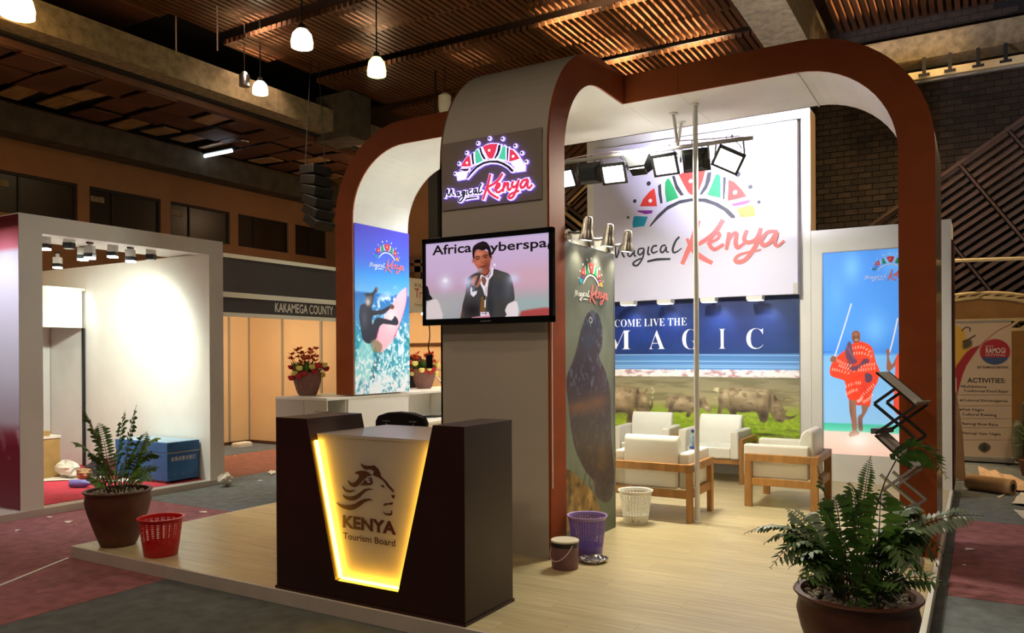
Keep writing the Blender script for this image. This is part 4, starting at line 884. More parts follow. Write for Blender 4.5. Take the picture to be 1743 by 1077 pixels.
for x, y, r in DOTS:
    q = sc([(x, y)])[0]; whole(circle(q[0], q[1], .0085), 's_black', 'sun_dot')
for x, y, r in HOLES:
    q = sc([(x, y)])[0]; MB().prism(circle(q[0], q[1], r*sxk), fr, .027).build('sun_hole', 's_pale', t)
g2 = lambda p: tuple(fx(p)[[0, 2]])
sgl = lambda pts: [g2(p) for p in pts]
sm = [[(140, 900), (160, 830), (172, 795), (180, 800), (182, 850), (205, 868), (226, 800), (236, 797), (240, 850), (268, 868)], [(330, 830), (305, 832), (300, 865), (318, 868), (330, 840), (334, 865), (345, 868)],
      [(400, 815), (375, 822), (368, 850), (385, 850), (404, 815), (395, 880), (355, 945), (325, 940), (345, 900), (390, 868)], [(432, 812), (428, 850), (440, 862)], [(490, 795), (465, 805), (458, 835), (480, 850), (500, 835)],
      [(555, 785), (530, 795), (522, 830), (540, 840), (556, 800), (562, 840), (575, 838)], [(622, 715), (600, 760), (588, 815), (600, 840), (635, 815)], [(420, 918), (480, 905), (565, 896)]]
bg = [[(738, 600), (715, 700), (680, 810), (645, 920)], [(895, 590), (850, 660), (780, 720), (690, 770)], [(688, 750), (730, 830), (780, 870), (842, 905)], [(795, 800), (845, 765), (862, 725), (838, 718), (812, 765), (818, 815), (850, 828), (895, 795)],
      [(925, 700), (915, 760), (905, 815)], [(912, 775), (950, 715), (972, 715), (968, 770), (985, 800), (1010, 775)], [(1035, 690), (1022, 740), (1045, 762), (1085, 735), (1112, 670)], [(1112, 670), (1085, 780), (1040, 880), (1000, 905), (980, 890), (1010, 850), (1110, 810)],
      [(1225, 660), (1170, 675), (1135, 730), (1150, 770), (1190, 745), (1232, 668), (1225, 745), (1245, 775), (1285, 735)]]
U = 1/7.695*.0049  # metres of one traced step
for L, w, m, nm in ((sm, .0115, 's_black', 'letter_stroke'), (bg, .0215, 's_red', 'letter_stroke')):
    for pts in L:
        q = sgl(pts); o = MB().stroke(q, (w*.9, w, w*.8), fr, .024).build(nm, m, t)
        MB().stroke(q, (w, w, w), fr, .014, grow=.008).build('halo', 's_halo', o); MB().stroke(q, (w, w, w), fr, .018, grow=.004).build('outline', 's_white', o)

TVY = 5.29; tl, tr, bl_, br_ = (at(*k, y=TVY) for k in ((718, 405), (940, 388), (722, 553), (943, 549)))
vx0, vx1, vz0, vz1 = tl[0], tr[0], (bl_[2]+br_[2])/2, (tl[2]+tr[2])/2
t = thing('television', 'black flat television showing a speaker with a microphone, on the grey tower', 'television', ((vx0+vx1)/2, TVY, vz0))
bz = .042
b = MB().box((vx0, TVY, vz0), (vx0+bz*.8, TVY+.05, vz1)).box((vx1-bz*.8, TVY, vz0), (vx1, TVY+.05, vz1)).box((vx0, TVY, vz1-bz), (vx1, TVY+.05, vz1)).box((vx0, TVY, vz0), (vx1, TVY+.05, vz0+bz*1.25))
b.build('bezel', mat('glossy_black', (12, 12, 14), .12), t, bev=.004)
MB().box((vx0+.02, TVY+.02, vz0+.02), (vx1-.02, TVY+.07, vz1-.02)).build('back_cover', 'black', t)
MB().box((-3.6, TVY+.07, vz0+.2), (-3.2, TY-.002, vz1-.2)).build('wall_mount', 'blackm', t)
MB().box((-3.44, TVY-.002, vz0+.018), (-3.34, TVY, vz0+.028)).build('maker_mark', 'grey_metal', t)
px0, px1, pz0, pz1 = vx0+bz*.7, vx1-bz*.7, vz0+bz*1.1, vz1-bz*.9
p = Pic('y', TVY+.012, px0, px1, pz0, pz1, 330, 200); T_ = lambda pts: zz(680, 180, 2.692, pts)
p.rows([((830, 400), (198, 180, 222)), ((830, 455), (196, 172, 212)), ((830, 490), (186, 158, 184)), ((830, 500), (170, 166, 176)), ((830, 540), (150, 158, 170))])
U_ = lambda pts: zz(770, 390, 6.731, pts)
p.blob(T_([(620, 780)])[0], 60, 26, (204, 166, 184), .8); p.mix(np.clip((p.Y/p.h-.70)*8, 0, 1)*np.clip((p.X/p.w-.55)*3, 0, .8), (150, 176, 178)); p.mix(np.clip((p.Y/p.h-.72)*8, 0, .7)*np.clip((.35-p.X/p.w)*3, 0, 1), (176, 178, 176))
p.poly(T_([(560, 940), (620, 930), (700, 926), (700, 975), (556, 975)]), (168, 60, 60), 6, 2, .9)
for q in ([(128, 900), (170, 885), (190, 930), (196, 980), (120, 980)],): p.poly(T_(q), (216, 206, 212), 2, 2, .9)
p.poly(T_([(112, 820), (130, 830), (138, 865), (152, 885), (120, 894), (108, 894)]), (24, 22, 26), 1.5, 2)
p.blob(T_([(210, 810)])[0], 12, 13, (214, 216, 250), .75); p.blob(T_([(210, 800)])[0], 4, 4, (250, 250, 255), .9)
p.poly(U_([(585, 1018), (600, 905), (655, 845), (740, 830), (750, 1015)]), (222, 214, 222), 2, 2)
suit = U_([(90, 1022), (110, 920), (120, 850), (150, 740), (172, 600), (190, 545), (270, 500), (330, 492), (365, 530), (405, 552), (450, 472), (482, 455), (560, 480), (640, 508), (668, 545), (692, 620), (712, 760), (704, 822), (640, 852), (602, 930), (582, 1022)])
m = p.mask(suit, 1.4, 2); p.mix(m, (66, 64, 66)); k0 = p.a.copy()
for c, rx, ry, col, o in (((560, 540), 14, 10, (84, 80, 74), .8), ((640, 660), 10, 20, (96, 100, 114), .7), ((180, 640), 5, 14, (150, 156, 190), .8), ((230, 930), 16, 14, (30, 26, 30), .9), ((520, 700), 12, 24, (58, 62, 72), .7), ((440, 900), 6, 22, (40, 44, 50), .8), ((560, 930), 10, 14, (62, 60, 58), .8), ((110, 970), 3, 8, (110, 70, 50), .7)): p.blob(U_([c])[0], rx, ry, col, o)
p.line(U_([(480, 470), (440, 640), (415, 900)]), .8, (34, 34, 38)); p.a = k0+(p.a-k0)*m[..., None]
p.poly(U_([(322, 525), (345, 515), (372, 545), (412, 558), (440, 505), (452, 425), (472, 455), (464, 525), (418, 580), (402, 680), (398, 770), (372, 760), (350, 690), (312, 610)]), (228, 222, 236), 1.1)
p.poly(U_([(338, 538), (372, 550), (392, 585), (372, 650), (352, 640), (330, 580)]), (122, 84, 70), 1.1); p.poly(U_([(330, 770), (372, 780), (384, 945), (312, 945)]), (112, 80, 48), 1.6)
p.line(U_([(404, 590), (392, 700), (378, 790), (374, 890)]), 2.2, (232, 228, 238)); p.line(U_([(388, 660), (382, 760)]), 1, (90, 60, 70), .7); p.line(U_([(374, 770), (372, 800)]), 3, (40, 36, 40))
p.poly(U_([(320, 948), (415, 948), (432, 1012), (322, 1012)]), (232, 224, 236)); p.blob(U_([(382, 965)])[0], 2.4, 1.6, (70, 50, 90), .9); p.blob(U_([(345, 965)])[0], 2, 1.6, (120, 110, 150), .8); p.poly(U_([(225, 1008), (430, 982), (432, 1022), (222, 1024)]), (212, 140, 166), 1)
p.poly(U_([(300, 460), (420, 440), (432, 470), (410, 520), (370, 540), (335, 520)]), (110, 56, 44), 1.2)
face = U_([(240, 300), (252, 255), (300, 238), (360, 240), (412, 262), (436, 310), (438, 370), (428, 430), (412, 480), (372, 518), (334, 500), (292, 452), (258, 405), (243, 355)])
m = p.mask(face, 1.2, 2); p.mix(m, (168, 92, 70)); k0 = p.a.copy()
for c, rx, ry, col, o in (((300, 280), 9, 5, (206, 134, 108), .8), ((290, 390), 6, 6, (196, 112, 88), .8), ((330, 350), 4, 7, (206, 128, 100), .7), ((400, 420), 7, 10, (116, 58, 44), .8), ((400, 300), 5, 6, (150, 82, 62), .6)): p.blob(U_([c])[0], rx, ry, col, o)
for a_ in ([(262, 325), (288, 312), (318, 322)], [(346, 312), (375, 296), (405, 298)]): p.line(U_(a_), 1.4, (40, 20, 18))
for c in ((292, 340), (378, 320)): p.blob(U_([c])[0], 2.6, 1.2, (34, 18, 18), .95)
p.line(U_([(338, 325), (328, 370), (340, 388), (358, 378)]), .9, (110, 52, 42)); p.line(U_([(318, 428), (345, 432), (380, 418)]), 1.6, (84, 28, 30)); p.a = k0+(p.a-k0)*m[..., None]
p.blob(U_([(238, 362)])[0], 1.8, 3.6, (150, 80, 62), .9); p.blob(U_([(444, 322)])[0], 2, 4.4, (150, 84, 66), .9)
p.poly(U_([(246, 346), (234, 325), (228, 270), (230, 225), (246, 190), (290, 158), (350, 136), (396, 152), (428, 196), (446, 262), (446, 335), (430, 322), (416, 286), (408, 244), (390, 228), (350, 244), (300, 232), (270, 240), (254, 268), (252, 318)]), (28, 18, 22), 1.1)
for k_ in range(9): p.line(U_([(250+k_*20, 215-k_*4), (268+k_*18, 180), (300+k_*14, 165)]), .5, (64, 46, 48), .6)
p.poly(U_([(214, 604), (232, 560), (262, 538), (292, 530), (320, 556), (328, 600), (304, 648), (280, 668), (250, 660), (226, 636)]), (184, 112, 92), 1.1, 2)
for y in (568, 592, 616, 640): p.line(U_([(250, y-6), (280, y-2), (308, y+4)]), .6, (110, 58, 48), .8)
p.poly(U_([(203, 690), (222, 655), (236, 700), (262, 712), (285, 700), (276, 740), (240, 776), (210, 748)]), (224, 222, 240), 1.1)
p.line(U_([(318, 500), (286, 590), (240, 700)]), 4.4, (60, 56, 62)); p.line(U_([(262, 650), (238, 706)]), 4, (96, 106, 128)); p.blob(U_([(324, 474)])[0], 5, 4.8, (140, 116, 112), 1, 5); p.blob(U_([(316, 464)])[0], 2, 2, (206, 190, 190), .7)
p.blob(U_([(250, 580)])[0], 2, 5, (210, 150, 130), .5)
for c in ((184, 600), (700, 565)): p.blob(U_([c])[0], 9, 8, (206, 214, 250), .75)
p.blob(U_([(483, 408)])[0], 1.8, 2.4, (250, 240, 240), 1, 4)
p.build('screen', t, picmat('screen_picture', .78, .2), 0)
fr = wallframe(TVY+.010); bx = lambda x0, y0, x1, y1: tuple(float(k) for k in (at(680+x0/2.692, 180+y0/2.692, y=TVY+.01)[0], at(680+x1/2.692, 180+y1/2.692, y=TVY+.01)[0], at(680+(x0+x1)/5.384, 180+y1/2.692, y=TVY+.01)[2], at(680+(x0+x1)/5.384, 180+y0/2.692, y=TVY+.01)[2]))
text('Africa', 'caption_text', fr, *bx(150, 633, 330, 678), 'text_dark', t, .018, .001, .0005); text('yberspa', 'caption_text', fr, *bx(414, 615, 676, 672), 'text_dark', t, .018, .001, .0005)
k = bx(678, 626, 696, 660); text('c', 'caption_text', fr, *k, 'text_dark', t, .018, .001, .0005)
q0 = at(731, 603, y=5.36); t = thing('power_adapter', 'black power brick dangling on its cable below the television corner', 'adapter', at(731, 627, y=5.36))
q1 = at(731, 627, y=5.36); MB().box((q1[0]-.026, 5.345, q1[2]), (q1[0]+.026, 5.375, q0[2])).build('brick', 'black', t, bev=.006)
MB().tube(catmull([q0, q0+V(-.012, 0, .07), q0+V(.004, 0, .15), V(q0[0]+.006, 5.35, vz0+.03)], 5), .005, 6).build('cable', 'black', t, smooth=True)

# ================================================================ reception counter
CX0, CX1, CYF, CYB, CZ = -4.175, -2.605, 3.822, 4.372, 1.277
t = thing('reception_counter', 'dark brown reception counter with a glowing amber trapezoid front panel', 'counter', (-3.39, 4.1, PT))
VT0, VT1, VB0, VB1, VZ = -3.884, -2.834, -3.633, -3.108, .23; fr = wallframe(CYB); D = CYB-CYF
MB().prism([(CX0, PT+.02), (VB0, PT+.02), (VB0, VZ), (VT0, CZ), (CX0, CZ)], fr, D).build('left_block', 'counter', t, bev=.002)
MB().prism([(VB1, PT+.02), (CX1, PT+.02), (CX1, CZ), (VT1, CZ), (VB1, VZ)], fr, D).build('right_block', 'counter', t, bev=.002)
MB().box((VB0+.001, CYF, PT+.02), (VB1-.001, CYB, VZ-.001)).build('sill_block', 'counter', t)
MB().box((CX0-.008, CYF-.008, PT), (CX1+.008, CYB+.008, PT+.019)).build('plinth', 'counter', t)
PF = CYF+.07; zp = 1.155; k = lambda z: (z-VZ)/(CZ-VZ); gp = .002
lx = lambda z: VB0+(VT0-VB0)*k(z); rx = lambda z: VB1+(VT1-VB1)*k(z)
MB().prism([(VB0+gp, VZ+gp), (VB1-gp, VZ+gp), (rx(zp)-gp, zp), (lx(zp)+gp, zp)], wallframe(PF+.02), .02).build('front_panel', 'countertop', t)
MB().prism([(VB0+.001, VZ), (VB1-.001, VZ), (rx(zp)-.002, zp-.01), (lx(zp)+.002, zp-.01)], wallframe(PF+.12), .01).build('back_panel', 'countertop', t)
MB().prism([(lx(zp)+.004, zp), (rx(zp)-.004, zp), (rx(zp+.02)-.004, zp+.02), (lx(zp+.02)+.004, zp+.02)], wallframe(CYB+.25), CYB+.25-PF+.004).build('worktop', 'countertop', t)
def ledbar(a, c): return MB().bar(V(a[0], PF+.045, a[1]), V(c[0], PF+.045, c[1]), .05, .008, up=(0, 1, 0)).build('led_strip', 'led', t)
MB().bar(V(lx(.237)+.007, PF-.022, .237), V(lx(1.13)+.007, PF-.022, 1.13), .008, .030, up=(0, 1, 0)).build('led_strip', 'led', t)
MB().bar(V(rx(.25)-.007, PF-.022, .25), V(rx(1.13)-.007, PF-.022, 1.13), .008, .030, up=(0, 1, 0)).build('led_strip', 'led', t)
MB().box((VB0+.02, PF-.038, VZ+.002), (VB1-.02, PF-.008, VZ+.010)).build('led_strip', 'led', t)
E4 = lambda p: tuple(at(570+p[0]/5.671, 770+p[1]/5.671, y=PF)[[0, 2]]); mb = MB(); fr = wallframe(PF)
for pts in ([(250, 103), (275, 120), (310, 127), (360, 127), (378, 120), (390, 130), (420, 155), (440, 195), (445, 225), (470, 250), (500, 280), (530, 320), (560, 350), (577, 380), (570, 384), (545, 362), (505, 322), (480, 284), (458, 260), (420, 237), (368, 215), (378, 185), (370, 168), (350, 158), (300, 163), (275, 150), (258, 125)],
            [(190, 200), (210, 182), (250, 174), (300, 177), (330, 194), (358, 219), (345, 222), (312, 226), (302, 244), (280, 256), (250, 292), (220, 322), (185, 332), (150, 317), (130, 287), (126, 266), (145, 284), (170, 293), (195, 285), (215, 265), (235, 235), (235, 212), (215, 200)],
            [(245, 315), (275, 290), (290, 262), (303, 272), (318, 292), (338, 294), (350, 284), (340, 272), (328, 268), (346, 258), (336, 247), (320, 250), (335, 238), (355, 244), (362, 260), (358, 268), (370, 280), (362, 302), (340, 312), (300, 312)],
            [(72, 316), (90, 340), (115, 358), (150, 362), (197, 358), (165, 380), (130, 386), (100, 371), (80, 346)],
            [(74, 404), (110, 420), (150, 425), (200, 412), (240, 385), (290, 350), (330, 345), (372, 350), (320, 360), (282, 386), (240, 430), (200, 455), (150, 462), (110, 450), (85, 426)],
            [(12, 480), (60, 500), (110, 507), (160, 503), (200, 490), (240, 465), (290, 445), (330, 443), (370, 457), (320, 463), (280, 481), (240, 516), (190, 545), (140, 553), (90, 540), (45, 516)],
            [(440, 318), (466, 311), (482, 343), (456, 329)], [(543, 409), (583, 412), (572, 442), (560, 439)], [(468, 516), (480, 490), (520, 488), (555, 480), (564, 482), (553, 502), (515, 500), (490, 507)],
            [(462, 564), (490, 585), (530, 590), (545, 580), (547, 555), (554, 558), (554, 600), (530, 607), (495, 601), (475, 586)]):
    mb.prism([E4(q) for q in pts], fr, .002, base=.0008)
mb.build('lion_emblem', 'maroon_print', t)
def e4box(x0, z0a, x1, z1a):
    a, c = E4((x0, z0a)), E4((x1, z1a)); return a[0], c[0]
xa, xb = E4((78, 700))[0], E4((592, 770))[0]; za, zb = E4((80, 722))[1], E4((80, 600))[1]
text('KENYA', 'lettering', fr, xa, xb, za, zb, 'maroon_print', t, .042)
text('Tourism Board', 'lettering', fr, xa, E4((585, 880))[0], E4((80, 830))[1], E4((80, 768))[1], 'maroon_print', t, .012)
q = at(545, 702, z=CZ); lone('pen', MB().tube([q+V(-.05, .0, .008), q+V(.07, .02, .008)], .007, 8), 'chrome', 'small pen lying on the left top of the reception counter', 'pen', q)
# office chair behind the counter: only the top of its back shows
c = V(-4.03, 5.02, PT); t = thing('office_chair', 'black office chair whose curved back shows behind the reception counter', 'chair', c, .12)
pts = [(-.235, .62), (-.24, 1.06), (-.215, 1.105), (-.12, 1.135), (0, 1.145), (.12, 1.135), (.215, 1.105), (.24, 1.06), (.235, .62)]
MB().prism([(a, b) for a, b in pts][::-1], frame((0, .02, 0), (1, 0, 0), (0, 0, 1)), .05).build('backrest', 'black', t, bev=.015, world=False)
MB().box((-.16, -.045, 1.06), (-.09, -.03, 1.07)).box((.09, -.045, 1.06), (.16, -.03, 1.07)).tube(catmull([(-.13, -.036, 1.05), (-.10, -.036, 1.0), (.10, -.036, 1.0), (.13, -.036, 1.05)], 5), .006, 6).build('back_trim', 'grey_metal', t, world=False)
MB().box((-.23, -.28, .44), (.23, .02, .52)).build('seat', 'black', t, bev=.03, world=False)
MB().tube([(0, -.12, .1), (0, -.12, .45)], .025, 10).bar((0, .03, .3), (0, .03, .8), .05, .02).build('column', 'blackm', t, world=False)
for k in range(5): a = k*2*PI/5; MB().bar((0, -.12, .09), (.26*math.cos(a), -.12+.26*math.sin(a), .06), .04, .03).ball((.26*math.cos(a), -.12+.26*math.sin(a), .032), .032).build('leg', 'blackm', t, world=False)
# ================================================================ white shelf counter with flower pots
t = thing('shelf_counter', 'white shelf counter with open compartments below the surf picture', 'counter', (-6.7, 7.8, 0))
SX0, SX1, SY0, SY1, SZ = -7.10, -6.29, 6.50, 9.9, 1.222
MB().box((SX0-.004, SY0-.004, SZ-.03), (SX1+.004, SY1, SZ)).build('worktop', 'white', t, bev=.002)
MB().box((SX0, SY0, PT if False else 0.0), (-6.645, SY0+.02, SZ-.031)).build('end_panel', 'grey', t); MB().box((-6.64, SY0, PT+.002), (SX1, SY0+.02, SZ-.031)).build('end_panel', 'grey', t)
MB().box((-6.66, SY0+.021, .40), (-6.64, SY1-.01, SZ-.031)).build('back_panel', 'white', t)
for ya, yb, nm in ((6.85, 7.97, 'front_panel'),): MB().box((SX1-.02, ya, PT+.002), (SX1, yb, SZ-.031)).build(nm, 'white', t)
MB().box((SX1-.02, 6.52, PT+.002), (SX1, 6.84, 1.0)).build('front_panel', 'white', t)
for y in (6.83, 7.96, 8.9): MB().box((-6.635, y, .40), (SX1-.022, y+.018, SZ-.032)).build('divider', 'white', t)
MB().box((-6.635, 7.98, .82), (SX1+.25, SY1, .845)).build('shelf', 'white', t)
MB().box((SX1+.2, 7.99, PT+.002), (SX1+.22, SY1, .819)).build('front_panel', 'white', t)
MB().box((-6.635, 6.53, 1.0), (SX1-.001, 6.82, 1.015)).build('shelf', 'white', t)
q = at(738, 709, z=.85); lone('tablet', MB().box(q+V(-.12, -.10, -.004), q+V(.10, .12, .012)), 'black', 'flat black device lying on the low white shelf beside the tower', 'tablet', (q[0], q[1], .846), bev=.004)
q = at(689, 728, z=.95); lone('cable', MB().tube(catmull([(-4.6, 5.4, 1.0), (-4.5, 5.35, 1.02), (-4.42, 5.3, .98), (-4.36, 5.34, .985)], 5), .008, 6), 'black', 'short black cable beside the office chair back', 'cable', (-4.5, 5.35, .98)) if False else None
# surf picture on the lining of the left leg
p = Pic('x', xl+th+.014, 6.945, 7.965, 1.24, 3.25, 150, 300); Sf = lambda pts: zz(580, 370, 3.472, pts)
p.rows([((650, 385), (70, 62, 190)), ((650, 440), (62, 92, 206)), ((650, 470), (54, 136, 216)), ((650, 498), (96, 166, 222)), ((650, 502), (26, 100, 176)), ((650, 540), (60, 134, 190)), ((650, 580), (30, 140, 168)), ((650, 625), (60, 160, 180)), ((650, 650), (206, 220, 226)), ((650, 668), (226, 230, 234))])
lowm = np.clip((p.Y-p.px([(650, 545)])[0][1])/20, 0, 1)
p.mix(np.clip((vnoise(p.h, p.w, 18, 4, .6)-.5)*5, 0, .9)*lowm, (24, 122, 150)); p.mix(np.clip((vnoise(p.h, p.w, 44, 3, .6)-.52)*6, 0, .9)*lowm, (214, 232, 238)); p.mix(np.clip((vnoise(p.h, p.w, 34, 3, .6)-.56)*6, 0, .9)*lowm*np.clip((p.Y-p.px([(650, 635)])[0][1])/16, 0, 1), (80, 150, 180))
p.poly(Sf([(84, 960), (100, 800), (130, 720), (170, 740), (190, 800), (186, 960)]), (150, 212, 212), 6, 3, .8)
spray = p.mask(Sf([(180, 540), (230, 470), (290, 450), (330, 420), (330, 560), (400, 600), (400, 760), (300, 820), (200, 760)]), 14, 3)
p.mix(spray*np.clip((vnoise(p.h, p.w, 40, 3, .6)-.45)*4, 0, .9), (238, 244, 250))
bm = p.mask(Sf([(388, 412), (391, 470), (378, 540), (352, 620), (318, 710), (270, 770), (236, 800), (206, 770), (200, 740), (222, 660), (262, 580), (310, 500), (350, 440)]), 1.5, 3); p.mix(bm, (240, 176, 190)); k0 = p.a.copy(); p.line(Sf([(389, 414), (388, 500), (355, 620), (315, 712)]), 3.2, (226, 70, 130)); p.blob(Sf([(300, 600)])[0], 10, 18, (246, 214, 216), .8); p.line(Sf([(225, 660), (215, 720), (235, 790)]), 2, (226, 90, 140)); p.a = k0+(p.a-k0)*bm[..., None]
dk = (40, 42, 54)
p.poly(Sf([(116, 520), (150, 505), (182, 520), (186, 548), (240, 545), (290, 520), (300, 530), (250, 572), (190, 582), (188, 640), (215, 700), (190, 735), (160, 745), (130, 720), (118, 650), (108, 580)]), dk, 1.4, 2)
p.poly(Sf([(185, 640), (215, 590), (300, 608), (318, 580), (340, 610), (330, 638), (250, 628), (224, 660), (206, 720), (180, 720)]), dk, 1.4, 2)
p.poly(Sf([(152, 455), (190, 440), (206, 412), (219, 418), (214, 440), (196, 458), (186, 520), (150, 520)]), (44, 44, 54), 1.3, 2)
p.poly(Sf([(150, 462), (170, 450), (186, 470), (182, 506), (160, 522), (144, 500)]), (92, 84, 82), 1.3, 2); p.blob(Sf([(160, 500)])[0], 4, 6, (210, 204, 200), .8); p.blob(Sf([(160, 455)])[0], 5, 2.5, (36, 34, 40), 1)
p.poly(Sf([(288, 520), (304, 512), (318, 528), (308, 542), (292, 538)]), (96, 66, 58), 1, 2); p.poly(Sf([(208, 412), (219, 414), (214, 432), (206, 430)]), (120, 90, 80), 1)
p.blob(Sf([(140, 600)])[0], 5, 16, (86, 90, 106), .6)
p.poly(Sf([(176, 736), (200, 720), (245, 750), (236, 800), (190, 790)]), (132, 116, 84), 2, 2, .8)
p.poly(Sf([(170, 960), (190, 860), (240, 790), (215, 880), (205, 950)]), (44, 104, 124), 3, 2, .7)
p.mix(np.clip((vnoise(p.h, p.w, 70, 2, .6)-.46)*5, 0, .9)*np.clip((p.Y-p.px([(650, 590)])[0][1])/30, 0, 1), (240, 246, 250))
p.build('surf_print', A, picmat('surf_print', .30, .4), 0)
lg = logo_print(A, frame((xl+th+.016, 7.50, 2.86), (0, 1, 0), (0, 0, 1)), .27, light=True)
# flower pots
M['leaf'] = mat('leaf_green', (70, 110, 40), .5, var=.3, scale=10); M['fl_y'] = mat('cream_yellow_petals', (232, 222, 120), .6, var=.1, scale=20); M['fl_r'] = mat('crimson_petals', (176, 24, 36), .6, var=.15, scale=20)
M['fl_o'] = mat('orange_red_petals', (206, 84, 30), .6, var=.3, scale=20); M['pot'] = mat('mauve_clay', (138, 96, 84), .5, var=.12, scale=14, bump=.15)
def flower_pot(x, y, z, label, tall, seed):
    rr = random.Random(seed); t = thing('flower_pot', label, 'flower pot', (x, y, z), 0, 'flower pots on the white shelf counter')
    MB().lathe([(.095, 0), (.105, .01), (.135, .09), (.160, .18), (.168, .25), (.163, .28), (.15, .28), (.148, .25), (.1, .24)], 26).build('pot', 'pot', t, smooth=True, world=False)
    lat = MB()
    for k in range(14):
        for s in (-1, 1):
            p_ = []
            for j in range(7): zz_ = .02+.2*j/6; r = np.interp(zz_, [0, .09, .18, .25], [.104, .136, .161, .169]); a = 2*PI*k/14+s*j*.075; p_.append((r*math.cos(a), r*math.sin(a), zz_))
            lat.tube(p_, .0028, 4)
    lat.build('lattice_relief', 'mauve', t, world=False)
    lf = MB()
    for k in range(46):
        a = rr.uniform(0, 2*PI); r0 = rr.uniform(.02, .12); r1 = r0+rr.uniform(.05, .12); h = rr.uniform(.30, .43)
        b0 = V(r0*math.cos(a), r0*math.sin(a), .23); b1 = V(r1*math.cos(a), r1*math.sin(a), h); sd = V(-math.sin(a), math.cos(a), 0)*.032; m_ = (b0+b1)/2+V(0, 0, .03)
        lf.add([b0, m_+sd, b1, m_-sd], [(0, 1, 2), (0, 2, 3)])
    lf.build('leaves', 'leaf', t, world=False)
    for k in range(23):
        a = 2*PI*k/23+rr.uniform(-.2, .2); r = rr.uniform(.15, .235); h = rr.uniform(.20, .38); c = V(r*math.cos(a), r*math.sin(a), h); col = 'fl_y' if k % 2 else 'fl_r'; s = rr.uniform(.034, .044)
        f = MB().ball(c, s, 10, sq=(1, 1, .8))
        for j in range(5): b = 2*PI*j/5; f.ball(c+V(s*.6*math.cos(b), s*.6*math.sin(b), s*.3), s*.55, 6)
        o = f.build('blossom', col, t, smooth=True, world=False)
        MB().tube([(c[0]*.4, c[1]*.4, .22), c-V(0, 0, s*.6)], .004, 5).build('stalk', 'leaf', o, world=False)
    for k in range(26):
        a = rr.uniform(0, 2*PI); r = rr.uniform(.02, .20); h = rr.uniform(.38, .56)*tall; c = V(r*math.cos(a), r*math.sin(a), h); f = MB()
        for j in range(9):
            b = rr.uniform(0, 2*PI); d = unit(V(math.cos(b), math.sin(b), rr.uniform(.1, 1))); s_ = unit(np.cross(d, (0, 0, 1)))*.020; L = rr.uniform(.045, .08)
            f.add([c, c+d*L*.5+s_, c+d*L, c+d*L*.5-s_], [(0, 1, 2, 3)])
        f.tube([(c[0]*.3, c[1]*.3, .24), c], .003, 4); f.build('spray', 'fl_o', t, world=False)
flower_pot(-6.93, 6.84, SZ, 'mauve pot of red and cream blossoms at the left end of the white shelf counter', 1.0, 3)
flower_pot(-6.84, 9.02, SZ, 'mauve pot of blossoms behind the dangling power brick', .9, 9)
q = V(-7.75, 10.0, 0); t = thing('office_chair', 'dark chair with a rounded back behind the flower pot by the tower', 'chair', q)
MB().prism([(-.2, .7), (.2, .7), (.2, 1.55), (.12, 1.68), (0, 1.72), (-.12, 1.68), (-.2, 1.55)], frame((0, 0, 0), (1, 0, 0), (0, 0, 1)), .06).build('backrest', 'black', t, bev=.02, world=False)
MB().box((-.22, -.45, .62), (.22, -.02, .70)).build('seat', 'black', t, bev=.02, world=False)
for sx in (-.2, .17):
    for sy in (-.42, -.06): MB().box((sx, sy, 0), (sx+.03, sy+.03, .62)).build('leg', 'blackm', t, world=False)
# wire frame stand seen beside that pot
t = thing('wire_stand', 'white wire lattice stand behind the right flower pot', 'stand', (-7.4, 10.6, 0)); w = MB()
for a, c in (((-7.9, 1.45), (-6.7, 1.45)), ((-7.9, 1.45), (-7.3, .9)), ((-7.3, .9), (-6.7, 1.45)), ((-7.9, .3), (-7.3, .9)), ((-7.3, .9), (-6.7, .3)), ((-7.9, 0), (-7.9, 1.45)), ((-6.7, 0), (-6.7, 1.45))): w.bar((a[0], 10.6, a[1]), (c[0], 10.6, c[1]+1e-4), .02, .02, up=(0, 1, 0))
w.build('frame', 'white_metal', t)

# ================================================================ armchairs
AW, AD = .86, .73                                     # faces local -Y
def armchair(label, loc, rz):
    t = thing('armchair', label, 'armchair', loc, rz, 'white leather armchairs with wooden frames')
    w, d, L = AW/2, AD/2, .075; Lx = .05; W_ = dict(world=False)
    for sx in (-1, 1):
        for sy in (-1, 1):
            MB().box((sx*w, sy*d, 0), (sx*(w-Lx), sy*(d-L), .475)).build('leg', 'oak', t, .004, **W_)
        MB().box((sx*w, -d, .475), (sx*(w-Lx), d, .55)).build('arm_rail', 'oak', t, .004, **W_)
        MB().box((sx*(w-.008), -d+L, .225), (sx*(w-Lx+.008), d-L, .30)).build('side_rail', 'oak', t, .004, **W_)
        MB().box((sx*(w-Lx-.002), -d-.02, .30), (sx*(w-Lx-.102), d-.10, .645)).build('arm_cushion', 'leather', t, .018, **W_)
    MB().box((-w+Lx+.001, d-.06, .475), (w-Lx-.001, d-.002, .549)).build('back_rail', 'oak', t, .004, **W_)
    MB().box((-w+Lx+.001, d-.06, .225), (w-Lx-.001, d-.01, .30)).build('back_rail', 'oak', t, .004, **W_)
    MB().box((-w+Lx+.001, -d+.02, .235), (w-Lx-.001, -d+.07, .295)).build('front_rail', 'oak', t, .004, **W_)
    MB().box((-w+.157, -d, .30), (w-.157, d-.22, .44)).build('seat_cushion', 'leather', t, .02, **W_)
    b = MB(); sx = w-.156
    prof = [(d-.255, .30), (d-.235, .60), (d-.19, .76), (d-.15, .805), (d-.10, .805), (d-.07, .77), (d-.062, .55), (d-.062, .30)]
    b.prism(prof, frame((-sx-.001, 0, 0), (0, 1, 0), (0, 0, 1)), 2*sx+.002).build('back_cushion', 'leather', t, .022, smooth=True, **W_)
    return t
